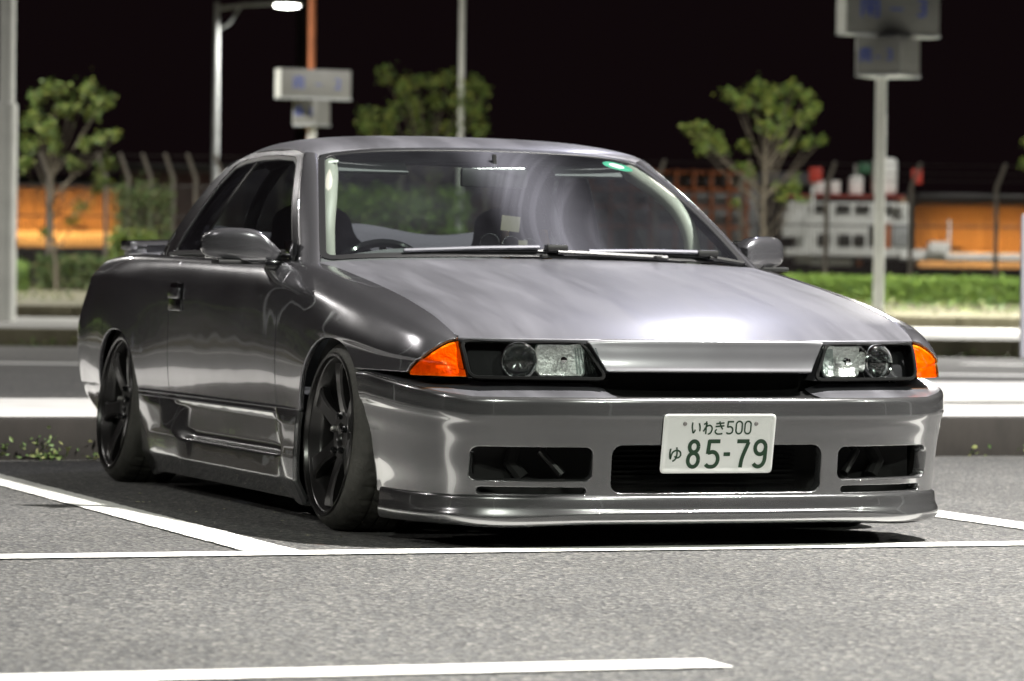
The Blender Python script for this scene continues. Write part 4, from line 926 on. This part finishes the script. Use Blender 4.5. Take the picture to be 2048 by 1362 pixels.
def glyph(name, strokes, box, wd, m, parent, y0=-.0012):
    """strokes in a unit box, box = (x0,x1,ytop,ybot) in mm from the plate's top left"""
    x0, x1, yt, yb = box; mb = MB()
    for k, st in enumerate(strokes):
        sm = not (isinstance(st, tuple)); pts = list(st); pts = [((x0+(x1-x0)*a)/1000-.165, .0825-(yb+(yt-yb)*b)/1000) for a, b in pts]
        A, B = ribbon(pts, wd/1000, sm); V = []; F = []
        for a, b in zip(A, B): V += [(a[0], y0-.0004*k/8, a[1]), (b[0], y0-.0004*k/8, b[1])]
        for i in range(len(A)-1): F.append((2*i, 2*i+1, 2*i+3, 2*i+2))
        mb.add(V, F)
    o = mb.build(name, m, parent); return o
def arc(cx, cy, rx, ry, a0, a1, n=14): return [(cx+rx*math.cos(math.radians(a)), cy+ry*math.sin(math.radians(a))) for a in np.linspace(a0, a1, n)]
dig = {
 '8': [arc(.5, .76, .34, .20, 0, 360, 24), arc(.5, .28, .40, .25, 0, 360, 24)],
 '5': [((.98, .955), (.17, .955)), ((.23, 1.0), (.17, .50)), [(.17, .54)]+arc(.48, .30, .42, .27, 110, -90, 18)+[(.25, .04), (.06, .12)]],
 '7': [((.04, .955), (.98, .955)), [(.93, .93), (.70, .62), (.50, .32), (.42, .0)]],
 '9': [arc(.5, .72, .38, .24, 0, 360, 24), [(.88, .74), (.88, .45), (.84, .22), (.66, .07), (.42, .03), (.20, .07), (.08, .14)]],
 '0': [arc(.5, .72, .40, .26, 0, 180, 14)+[(.10, .5)]+arc(.5, .28, .40, .26, 180, 360, 14)+[(.90, .5), (.90, .72)]],
 '-': [((0, .5), (1, .5))],
}
kana = {
 'i': [[(.15, .90), (.12, .60), (.17, .30), (.27, .10), (.36, .20), (.43, .34)], [(.76, .84), (.86, .55), (.86, .22)]],
 'wa': [((.33, .96), (.33, .02)), [(.08, .74), (.38, .80), (.36, .66), (.06, .22)], [(.18, .40), (.45, .62), (.70, .66), (.90, .50), (.88, .25), (.70, .06), (.52, .02)]],
 'ki': [((.14, .80), (.92, .86)), ((.10, .58), (.94, .64)), [(.46, .98), (.60, .64), (.80, .36)], [(.24, .36), (.10, .22), (.20, .06), (.50, .0), (.80, .04)]],
 'yu': [[(.10, .88), (.05, .50), (.12, .18), (.18, .42), (.38, .70), (.66, .76), (.92, .62), (.94, .40), (.78, .26), (.58, .26), (.46, .36)], [(.58, .98), (.64, .60), (.60, .28), (.46, .08), (.30, .0)]],
}
for ch, b_, wd in (('8', (75, 113, 72, 149), 11), ('5', (129, 171, 72, 149), 11), ('-', (183, 202, 106, 117), 10.5), ('7', (219, 257, 72, 149), 11), ('9', (270, 311, 72, 149), 11)):
    glyph('digit', dig[ch], b_, wd, M['green'], plate)
for ch, b_ in (('5', (184, 206, 19, 55)), ('0', (211, 233, 19, 55)), ('0', (237, 259, 19, 55))): glyph('small_digit', dig[ch], b_, 4.4, M['green'], plate)
for ch, b_, wd in (('i', (80, 111, 19, 55), 4.2), ('wa', (115, 145, 18, 56), 4.2), ('ki', (149, 180, 19, 55), 4.2), ('yu', (23, 58, 91, 131), 4.6)): glyph('kana', kana[ch], b_, wd, M['green'], plate)
for x in (-.103, .107): MB().lathe([(-.003, .0005), (-.0028, .005), (0, .006)], 14, (x, -.0005, .056), M=Matrix.Rotation(PI/2, 3, 'Z')).build('bolt', M['steel'], plate, True)

# ------------------------------------------------------------------ greenhouse
def gh(y, z):
    h = .747-.48*(z-.783)+.012*np.sin(np.clip((z-.783)/.345, 0, 1)*PI); return h-.075*np.clip((y-1.9)/.8, 0, 1.2)**2
yy, zz = np.meshgrid(np.linspace(.55, 2.72, 180), np.linspace(.765, 1.165, 64), indexing='ij')
GP = np.stack([-gh(yy, zz), yy, zz], -1); GN = normals(GP, (-1, 0, .4))
outl = [(.60, .762), (.665, .790), (1.168, 1.122), (1.20, 1.134), (1.35, 1.148), (1.60, 1.153), (1.82, 1.145), (1.98, 1.122), (2.085, 1.086), (2.20, 1.030), (2.35, .945), (2.52, .855), (2.60, .815), (2.68, .77), (2.68, .76), (.60, .76)]
dlo = [(.735, .803), (1.195, 1.103), (1.26, 1.121), (1.45, 1.131), (1.66, 1.133), (1.84, 1.127), (1.95, 1.112), (2.04, 1.060), (2.30, .822), (2.26, .806)]
so = poly_sdf(yy, zz, outl); sd_ = poly_sdf(yy, zz, dlo)
bl = lambda y, z: ((y-1.715)*.80+(z-1.10)*.60)    # B-pillar line: (1.715,1.10)-(1.945,.80)
bl = (yy-1.722)*(.80-1.10)/1.0-(zz-1.10)*(1.945-1.722); bl = -bl/math.hypot(.30, .223)   # >0 rearwards
if bl[-1, 32] < 0: bl = -bl
for mir in (False, True):
    panel('roof_side_frame', GP, GN, [so, -sd_-.0], M['paint'], CAR, .02, mirror=mir)
    panel('window_seal', GP+GN*-.004, GN, [sd_+.004, .013-sd_], M['seal'], CAR, .008, mirror=mir)
    panel('door_window', GP+GN*-.009, GN, [sd_-.008, -.004-bl], M['tint'], CAR, 0, mirror=mir)
    panel('quarter_window', GP+GN*-.007, GN, [sd_-.008, bl-.012], M['qtint'], CAR, 0, mirror=mir)
    panel('pillar_strip', GP+GN*-.005, GN, [sd_-.004, bl+.006, .014-bl], M['gloss_black'], CAR, .006, mirror=mir)
# belt moulding along the window foot
for sg in (-1, 1): MB().tube([(sg*(gh(y, .80)+.004), y, .796+(y-.7)*.006) for y in np.linspace(.70, 2.30, 24)], .009, 8).build('belt_moulding', M['seal'], CAR, True)
# windscreen
wsb = [(-.708, .560, .781), (-.60, .530, .790), (-.35, .492, .798), (0, .478, .802)]; wst = [(-.545, 1.134, 1.121), (-.44, 1.112, 1.136), (-.25, 1.096, 1.148), (0, 1.090, 1.152)]
wsb = wsb+[(-x, y, z) for x, y, z in wsb[-2::-1]]; wst = wst+[(-x, y, z) for x, y, z in wst[-2::-1]]
WC = []
for t in np.linspace(0, 1, 5):
    WC.append([tuple(np.array(a)*(1-t)+np.array(b)*t+np.array([np.sign(a[0])*.004, -.010, .016])*math.sin(PI*t)) for a, b in zip(wsb, wst)])
WP = surf(WC, 40, 80); WN = normals(WP, (0, -1, .8))
wa, wb = np.meshgrid(np.linspace(0, .68, 40), np.linspace(0, 1.25, 80), indexing='ij'); wr = rbox(wa, wb, 0, .68, 0, 1.25, .045)
ws = panel('windscreen', WP, WN, [wr], M['ws'], CAR, 0)[0]
panel('screen_seal', WP+WN*.002, WN, [wr+.0, .019-wr], M['seal'], ws, .006)
def on_ws(name, i0, i1, j0, j1, m, r=.004, off=.0):
    sub = WP[i0:i1+1, j0:j1+1]+WN[i0:i1+1, j0:j1+1]*(-.003+off); panel(name, sub, WN[i0:i1+1, j0:j1+1], [], m, ws, 0)
on_ws('inspection_sticker', 35, 36, 2, 4, M['stick_w']); 
so_ = WP[33:38, 68:76]-WN[33:38, 68:76]*.003; aa, bb = np.meshgrid(np.linspace(-1, 1, 5), np.linspace(-1, 1, 8), indexing='ij')
so_ = surf(so_, 20, 24); aa, bb = np.meshgrid(np.linspace(-1, 1, 20), np.linspace(-1, 1, 24), indexing='ij'); panel('round_sticker', so_, normals(so_, (0, -1, .8)), [1-np.hypot(aa, bb)], M['stick_g'], ws, 0)
panel('sticker_label', so_-normals(so_, (0, -1, .8))*-.001, normals(so_, (0, -1, .8)), [.5-np.hypot(aa*.9, bb+.1)], M['stick_w'], ws, 0)
# A pillars
for sg in (-1, 1):
    AC = []
    for t in np.linspace(-.06, 1.0, 7):
        a = np.array(wsb[0])*(1-t)+np.array(wst[0])*t; a = a+np.array([-.004, -.010, .016])*math.sin(PI*min(max(t, 0), 1))
        z2 = .775+(1.125-.775)*max(t, -.06); y2 = np.interp(z2, [.762, .79, 1.122], [.60, .66, 1.163]); b = np.array([-gh(y2, z2), y2, z2])
        n1 = np.array([-.6, -.6, .5]); n1 /= np.linalg.norm(n1); d = b-a
        AC.append([a+np.array([.006, .004, -.004]), a+n1*.004, a+d*.16+n1*.011, a+d*.5+n1*.013, a+d*.86+n1*.008, b+np.array([-.001, 0, 0]), b+np.array([.008, .012, 0])])
    AP = surf(np.array(AC), 50, 30); AP = AP if sg < 0 else AP*MIR; sheet('windscreen_pillar', AP, (sg*.6, -.6, .5), M['paint'], CAR)
# roof
RC = []
gprof = [(0, 0), (.30, .035), (.55, .12), (.74, .28), (.87, .50), (.95, .74), (1.0, 1.0)]
for y, zc, ze, he in [(1.088, 1.153, 1.120, .548), (1.13, 1.165, 1.127, .572), (1.22, 1.182, 1.139, .578), (1.4, 1.200, 1.150, .576), (1.6, 1.207, 1.153, .574), (1.8, 1.202, 1.146, .572), (1.95, 1.189, 1.128, .567), (2.08, 1.166, 1.090, .572), (2.16, 1.146, 1.052, .578)]:
    row = []
    for a, g_ in gprof:
        yo = .046*a**2 if y < 1.1 else (.020*a**2 if y < 1.15 else 0); row.append((-a*he, y+yo, zc-(zc-ze)*g_))
    RC.append(row[::-1]+[(-p[0], p[1], p[2]) for p in row[1:]])
RP = surf(RC, 70, 100); RN = normals(RP, (0, 0, 1)); panel('roof', RP, RN, [], M['hood'], CAR, .012)
# rear window with its side panels
rb = [(-.60, 2.66, .826), (-.35, 2.74, .832), (0, 2.77, .834), (.35, 2.74, .832), (.60, 2.66, .826)]; rt = [(-.50, 2.10, 1.125), (-.28, 2.145, 1.143), (0, 2.155, 1.147), (.28, 2.145, 1.143), (.50, 2.10, 1.125)]
RWC = [[tuple(np.array(a)*(1-t)+np.array(b)*t+np.array([0, .012, .012])*math.sin(PI*t)) for a, b in zip(rb, rt)] for t in np.linspace(0, 1, 5)]
RW = surf(RWC, 30, 50); RWN = normals(RW, (0, 1, .7)); a_, b_ = np.meshgrid(np.linspace(0, .62, 30), np.linspace(0, 1.1, 50), indexing='ij'); rwr = rbox(a_, b_, 0, .62, 0, 1.1, .05)
rw = panel('rear_window', RW, RWN, [rwr], M['rearglass'], CAR, 0)[0]; panel('rear_seal', RW+RWN*.002, RWN, [rwr, .03-rwr], M['seal'], rw, .006)
for sg in (-1, 1):
    CC = []
    for t in np.linspace(0, 1, 8):
        i = RW[int(t*29), 0]; z2 = .80+(1.10-.80)*t; y2 = np.interp(z2, [.77, .815, .855, .945, 1.03, 1.086, 1.122], [2.68, 2.60, 2.52, 2.35, 2.20, 2.085, 1.98]); b = np.array([-gh(y2, z2), y2, z2]); d = i-b
        CC.append([b+np.array([.004, -.012, 0]), b+np.array([-.0, 0, .0]), b+d*.3+np.array([-.012, .006, .010]), b+d*.7+np.array([-.006, .010, .014]), i+np.array([0, .002, .004])])
    CP = surf(np.array(CC), 40, 20); CP = CP if sg < 0 else CP*MIR; sheet('rear_pillar', CP, (sg*.5, .5, .5), M['paint'], CAR)
# boot lid, tail, rear bumper
BC = []
for y, z, e in [(2.62, .826, .02), (2.80, .830, .02), (3.0, .829, .022), (3.2, .822, .025), (3.36, .808, .03), (3.45, .782, .03), (3.485, .74, .02)]:
    hw = np.interp(y, [2.62, 2.95, 3.2, 3.38, 3.49], [.738, .710, .674, .628, .545]); BC.append([(c*hw, y-(.0 if y > 3.4 else 0), z-e*abs(c)**3) for c in (-1, -.8, -.5, 0, .5, .8, 1)])
BP3 = surf(BC, 50, 40); boot = sheet('boot_lid', BP3, (0, 0, 1), M['hood'], CAR, .01)
TC = []
for z, y in [(.75, 3.485), (.68, 3.505), (.58, 3.515), (.47, 3.52), (.38, 3.51), (.30, 3.48), (.22, 3.42)]:
    TC.append([(c*.70, y+.02-.03*abs(c)**2.5, z) for c in (-1, -.7, -.35, 0, .35, .7, 1)])
TP = surf(TC, 40, 40); sheet('tail_panel', TP, (0, 1, 0), M['paint'], CAR, .01)
for x in (-.53, -.36, .36, .53): MB().lathe([(-.01, .068), (.012, .066), (.016, .055), (.016, .0005)], 28, (x, 3.525, .62), M=Matrix.Rotation(PI/2, 3, 'Z')).build('tail_light', M['redlens'], CAR, True)
for mir in (False, True):
    RB_ = []
    for y, h in [(2.94, .820), (3.05, .814), (3.2, .802), (3.38, .776), (3.49, .69), (3.51, .40), (3.51, 0)]:
        RB_.append([(-h, y, .337), (-h+.002, y, .31), (-h+.03, y-.02, .25), (-h*.94+.03, y-.06, .18), (-h*.86, y-.12, .14)])
    RBP = surf(RB_, 60, 24)
    RBN = normals(RBP, (-1, .3, -.2)); panel('rear_bumper', RBP, RBN, [arch(RBP[..., 1], RBP[..., 2], 2.615, .25, .338, .292)], M['paint'], CAR, .012, mirror=mir)
wing = MB(); wingp = []
for x in np.linspace(-.64, .64, 21): wingp.append((x, 3.36-.05*(x/.64)**2, .858-.012*(x/.64)**2))
wg = []
for p in wingp: wg.append([(p[0], p[1]+a, p[2]+b) for a, b in ((-.075, -.004), (-.06, .008), (0, .014), (.07, .016), (.09, .008), (.07, -.004), (0, -.004), (-.06, -.008), (-.075, -.004))])
WG = np.array(wg); wobj = sheet('rear_wing', WG, (0, 0, 1), M['paint'], CAR, 0)
for sg in (-1, 1): MB().box((sg*.60, 3.33, .828), (.06, .13, .05), None, .012).build('wing_foot', M['paint'], wobj, True)
MB().box((0, 3.34, .828), (.5, .10, .045), None, .012).build('wing_foot', M['paint'], wobj, True)
MB().box((0, 3.345, .832), (1.22, .075, .046), None, .014).build('wing_base', M['hood'], wobj, True)
for sg in (-1, 1): MB().box((sg*.63, 3.31, .842), (.03, .15, .032), None, .01).build('wing_end', M['paint'], wobj, True)

# floor, wells and firewall: dark and mostly hidden
MB().box((0, 1.35, .13), (1.18, 4.0, .05)).build('floor_pan', M['dark'], CAR)
MB().box((0, .42, .42), (1.36, .04, .62)).build('firewall', M['dark'], CAR)
MB().box((0, -.12, .34), (1.06, .90, .34)).build('engine_block', M['dark'], CAR)
MB().box((0, 2.98, .42), (1.15, .80, .58)).build('boot_tub', M['dark'], CAR)
for sg in (-1, 1):
    for yc in (0, 2.615):
        n = 14; V = []; F = []
        for k in range(n+1):
            a = PI*k/n; V += [(sg*.56, yc+.35*math.cos(a), .26+.315*math.sin(a)), (sg*.80, yc+.35*math.cos(a), .26+.315*math.sin(a))]
            if k: F.append((2*k-2, 2*k-1, 2*k+1, 2*k))
        V.append((sg*.56, yc, .2)); c0 = len(V)-1
        for k in range(n): F.append((2*k, 2*k+2, c0))
        from_py('wheel_liner', V, F, M['dark'], CAR)
    MB().box((sg*.73, 1.3, .20), (.10, 1.9, .22)).build('sill', M['dark'], CAR)

# ------------------------------------------------------------------ wheels
def wheel(loc, side, camber, name, steer=0.0, phase=0.0):
    """local: outer face at x=0, +x inboard; side -1 = car's right"""
    flip = Matrix.Identity(4) if side < 0 else Matrix.Rotation(PI, 4, 'Z')
    cam_ = Matrix.Rotation(math.radians(camber)*(1 if side < 0 else -1), 4, 'Y')
    Mx = Matrix.Translation(loc) @ Matrix.Rotation(steer, 4, 'Z') @ cam_ @ flip
    rimp = [(.012, .222), (.002, .226), (.0, .2335), (.004, .2365), (.010, .234), (.012, .224), (.016, .219), (.034, .214), (.040, .206), (.052, .203), (.12, .198), (.20, .205), (.228, .222), (.238, .235)]
    b = MB().lathe(rimp, 72); wh = b.build('wheel', M['rim'], CAR, True, 50); wh.matrix_local = Mx
    tp = [(.014, .222), (.006, .232), (.006, .240), (.014, .256), (.026, .271), (.040, .282), (.052, .2865), (.064, .2885), (.078, .2893), (.079, .283), (.085, .283), (.086, .2896), (.116, .2900), (.117, .283), (.124, .283), (.125, .2900), (.155, .2896), (.156, .283), (.162, .283), (.163, .2893), (.178, .2885), (.190, .2865), (.202, .282), (.216, .271), (.228, .256), (.236, .240), (.236, .232), (.23, .222)]
    tp = [(x_, .236+(r_-.236)*.79 if r_ > .236 else r_) for x_, r_ in tp]
    tm = MB().lathe(tp, 216); m_ = len(tp)
    for k in range(216):      # cross grooves between the tread blocks
        if k % 6 == 0:
            for q_, (x_, r_) in enumerate(tp):
                if .046 < x_ < .20 and r_ > .27: v_ = tm.V[k*m_+q_]; tm.V[k*m_+q_] = (v_[0], v_[1]*(1-.0045/r_), v_[2]*(1-.0045/r_))
    tm.build('tyre', M['tyre'], wh, True, 40)
    for k in range(6):
        a = phase+k*PI/3; R_ = Matrix.Rotation(a, 3, 'X'); s = MB()
        prof = [(.060, .031, .046), (.085, .0255, .037), (.120, .023, .028), (.160, .0245, .021), (.188, .030, .018), (.206, .037, .020)]   # r, half width, face depth
        V = []; F = []
        for r, hw, xd in prof:
            for y_, x_ in ((-hw, xd+.006), (-hw+.006, xd), (hw-.006, xd), (hw, xd+.006), (hw-.004, xd+.032), (-hw+.004, xd+.032)): V.append(R_ @ Vector((x_, y_, r)))
        for i in range(len(prof)-1):
            for j in range(6): F.append((i*6+j, i*6+(j+1) % 6, (i+1)*6+(j+1) % 6, (i+1)*6+j))
        F += [tuple(range(6)), tuple(reversed(range(30, 36)))]
        s.add(V, F).build('spoke', M['rim'], wh, True, 30)
    MB().lathe([(.055, .001), (.055, .030), (.046, .034), (.042, .038), (.042, .066), (.050, .074), (.075, .076), (.11, .075)], 48).build('hub', M['rim'], wh, True, 40)
    for k in range(5):
        a = 2*PI*k/5+.3; MB().lathe([(.022, .0005), (.023, .007), (.028, .0095), (.05, .0105)], 8, (.004, .0545*math.cos(a), .0545*math.sin(a))).build('lug_nut', M['steel'] if k == 0 else M['gloss_black'], wh, True)
    MB().lathe([(.095, .06), (.095, .150), (.115, .150), (.115, .06)], 48).build('brake_disc', M['steel'], wh, True, 40)
    cal = MB()
    for i in range(8):
        a = 2.5+i*.13; cal.box((.10, .135*math.cos(a), .135*math.sin(a)), (.07, .03, .06), Matrix.Rotation(a, 3, 'X'), .006)
    cal.build('brake_caliper', mat('dark_caliper', (.03, .03, .035), .4, metal=.3), wh, True)
    return wh
wheel((-.848, 0, .2775), -1, 4.0, 'fr', 0, .0); wheel((.848, 0, .2775), 1, 4.0, 'fl', 0, .2)
wheel((-.850, 2.615, .2775), -1, 6.0, 'rr', 0, .35); wheel((.850, 2.615, .2775), 1, 6.0, 'rl', 0, .6)

# ------------------------------------------------------------------ door mirrors, wipers
for sg in (-1, 1):
    MC = []
    for x, y0, y1, z0, z1 in [(.760, .800, .850, .772, .812), (.790, .795, .875, .768, .842), (.820, .80, .905, .768, .868), (.87, .82, .925, .772, .880), (.92, .85, .940, .778, .880), (.955, .875, .945, .787, .872), (.975, .90, .945, .80, .855), (.982, .92, .94, .815, .838)]:
        ring = []
        for a in np.linspace(0, 2*PI, 21):
            c, s2 = math.cos(a), math.sin(a); pw = .46; cy_ = (y0+y1)/2-(y1-y0)/2*np.sign(c)*abs(c)**pw; cz = (z0+z1)/2+(z1-z0)/2*np.sign(s2)*abs(s2)**pw; ring.append((x, cy_, cz))
        MC.append(ring)
    MCs = surf(np.array(MC), 40, 60); MCs[..., 0] *= sg
    N_ = normals(MCs, (0, 0, 0)); ctr = MCs.mean(axis=1, keepdims=True)
    if (N_*(MCs-ctr)).sum() < 0: N_ = -N_
    mo = panel('door_mirror', MCs, N_, [], M['paint'], CAR, 0)[0]
    MB().box((sg*.775, .79, .765), (.07, .10, .03), Matrix.Rotation(sg*.35, 3, 'Z'), .012).build('mirror_foot', M['gloss_black'], mo, True)
    MB().box((sg*.742, .76, .80), (.014, .16, .085), Matrix.Rotation(sg*.1, 3, 'Z'), .006).build('mirror_sail', M['gloss_black'], mo, True)
    MB().box((sg*.89, .944, .826), (.15, .006, .08), None, .002).build('mirror_glass', M['chrome'], mo, True)
    MB().box((sg*.88, .855, .774), (.17, .05, .014), Matrix.Rotation(sg*-.25, 3, 'Z'), .005).build('mirror_gap', M['black'], mo, True)
def wspt(u, v, off=.012):
    i = np.clip(v, 0, 1)*39; j = np.clip(u, 0, 1)*79; i0, j0 = int(i), int(j); return Vector(WP[i0, j0]+WN[i0, j0]*off)
for u0, u1, u2 in ((.20, .52, .78), (.60, .88, .985)):
    wp = MB(); wp.tube([wspt(u0, .045, .010), wspt((u0+u1)/2, .045, .018), wspt(u1-.03, .05, .022)], .007, 8); o = wp.build('wiper_arm', M['wiper'], CAR, True)
    MB().tube([wspt(u0-.005, .03, .006), wspt((u0+u1)/2, .03, .008), wspt(u1, .032, .008)], .005, 6).build('wiper_blade', M['seal'], o, True)
    MB().box(wspt(u1, .03, .02), (.07, .04, .022), None, .008).build('wiper_pivot', M['black'], o, True)
    MB().tube([wspt(u1, .02, .018), wspt((u1+u2)/2, .008, .012), wspt(u2, 0.0, .008)], .008, 6).build('wiper_link', M['black'], o, True)

# ------------------------------------------------------------------ cabin
# cowl and dashboard
DC = []
for y, z, k in [(.50, .778, 0), (.62, .784, .2), (.74, .792, .8), (.84, .796, 1), (.90, .780, .7), (.93, .72, .1)]:
    DC.append([(x, y-.05*(abs(x)/.68)**2*0+.05*(abs(x)/.68)**2*(1 if y < .6 else 0), z+.030*k*math.exp(-((x+.36)/.19)**2)-.012*(abs(x)/.68)**2) for x in np.linspace(-.69, .69, 15)])
sheet('dashboard', surf(DC, 30, 70), (0, -.3, 1), M['dash'], CAR)
for x, y, z, r in ((-.075, .80, .845, .03), (-.005, .80, .84, .028), (.055, .80, .835, .026)):
    gg = MB().lathe([(-.03, .0005), (-.03, r), (.03, r), (.03, r*.85), (.02, r*.8), (.02, .0005)], 24, (x, y, z), M=Matrix.Rotation(PI/2-.4, 3, 'Z')).build('gauge_pod', M['gloss_black'], CAR, True)
    MB().lathe([(-.031, r*.94), (-.033, r), (-.028, r*1.03)], 24, (x, y, z), M=Matrix.Rotation(PI/2-.4, 3, 'Z')).build('gauge_ring', M['chrome'], gg, True)
# steering wheel
sw = MB(); cs = Vector((-.36, 1.10, .685)); Rs = Matrix.Rotation(math.radians(-62), 3, 'X')
sw.tube([cs+Rs @ Vector((.178*math.cos(a), .178*math.sin(a), 0)) for a in np.linspace(0, 2*PI, 41)], .014, 10, False)
swo = sw.build('steering_wheel', M['gloss_black'], CAR, True)
hb = MB().lathe([(-.03, .0005), (-.03, .045), (.02, .05), (.06, .03)], 20, cs, M=Rs @ Matrix.Rotation(-PI/2, 3, 'Y')); hb.build('horn_pad', M['black'], swo, True)
for a in (0.1, PI-.1, -PI/2): MB().tube([cs, cs+Rs @ Vector((.175*math.cos(a), .175*math.sin(a), 0))], .012, 6).build('wheel_spoke', M['steel'], swo, True)
# front seats
for x, mt in ((-.36, 'seat'), (.36, 'seat')):
    SC_ = []
    for z, hw, y in [(.25, .25, 1.45), (.40, .27, 1.56), (.60, .26, 1.66), (.75, .24, 1.74), (.82, .19, 1.78), (.88, .145, 1.80), (.945, .125, 1.82), (.975, .07, 1.83)]:
        SC_.append([(x+hw*math.cos(a)*1.0, y+.065*math.sin(a)-.02*(1-abs(math.sin(a)))*0-(.05*abs(math.cos(a))**6 if z < .85 else 0), z) for a in np.linspace(0, 2*PI, 17)])
    st = surf(np.array(SC_), 40, 48); N_ = normals(st, (0, 0, 0)); c_ = st.mean(axis=1, keepdims=True)
    if (N_*(st-c_)).sum() < 0: N_ = -N_
    so2 = panel('front_seat', st, N_, [], M[mt], CAR, 0)[0]
    MB().box((x, 1.30, .30), (.48, .50, .14), None, .05).build('seat_cushion', M[mt], so2, True)
    for d in (-.07, .07): MB().tube([(x+d, 1.70, .90), (x+d*1.1, 1.66, .78), (x+d*1.3, 1.56, .50)], .014, 6).build('harness_belt', M['belt'] if x > 0 else M['seat'], so2, True)
RS = []
for z, y in [(.40, 2.20), (.60, 2.28), (.80, 2.38), (.885, 2.43), (.905, 2.47), (.90, 2.55), (.86, 2.62)]: RS.append([(x, y+.02*math.cos(x*9), z-.02*(abs(x)/.6)**4+(.018*math.cos(x*10.5) if z > .78 else 0)) for x in np.linspace(-.58, .58, 19)])
sheet('rear_seat', surf(RS, 30, 60), (0, -1, .5), M['seat2'], CAR)
MB().box((0, 2.62, .80), (1.1, .34, .04), None, .01).build('parcel_shelf', M['seat2'], CAR)
# padded cage tubes beside the pillars
cage = MB(); 
for sg in (-1, 1):
    path = spl([(sg*.612, .790, .60), (sg*.613, .797, .80), (sg*.610, .815, .88), (sg*.590, .865, .955), (sg*.560, .955, 1.015), (sg*.530, 1.05, 1.060), (sg*.505, 1.15, 1.10)], 30)
    MB().tube([tuple(p) for p in path], .026, 16).build('cage_tube', M['cage'], CAR, True)
    p2 = spl([(sg*.505, 1.15, 1.10), (sg*.50, 1.5, 1.125), (sg*.50, 1.85, 1.11)], 12); MB().tube([tuple(p) for p in p2], .02, 12).build('cage_tube', M['dash'], CAR, True)
    p3 = spl([(sg*.53, 1.92, .30), (sg*.56, 1.92, .75), (sg*.52, 1.90, 1.0), (sg*.44, 1.88, 1.12)], 16); MB().tube([tuple(p) for p in p3], .02, 12).build('cage_hoop', M['dash'], CAR, True)
MB().tube([(-.5, 1.16, 1.105), (0, 1.15, 1.125), (.5, 1.16, 1.105)], .018, 10).build('cage_bar', M['dash'], CAR, True)
rv = MB().box((.0, .99, 1.055), (.24, .02, .062), Matrix.Rotation(.15, 3, 'Z'), .012).build('rear_view_mirror', M['black'], CAR, True)
MB().tube([(0, .985, 1.08), (0, .99, 1.13)], .008, 8).build('mirror_stem', M['black'], rv, True); MB().tube([(-.10, .975, 1.082), (.10, .98, 1.087)], .003, 6).build('mirror_edge', M['chrome'], rv, True)
MB().box((-.045, .70, .905), (.062, .003, .048), Matrix.Rotation(.1, 3, 'Y'), .0005).build('paper_card', M['paper'], CAR)
MB().box((-.01, .68, .845), (.03, .003, .016), None, .0005).build('paper_card', M['paper'], CAR)
MB().box((0, 1.6, 1.135), (.86, .8, .012), None, .003).build('headlining', M['dash'], CAR)
for sg in (-1, 1):
    MB().box((sg*.40, 1.14, 1.095), (.30, .012, .09), Matrix.Rotation(-.9, 3, 'X'), .005).build('sun_visor', M['dash'], CAR, True)
    MB().box((sg*.755, 1.25, .60), (.03, 1.25, .34), None, .01).build('door_trim', M['seat'], CAR, True)
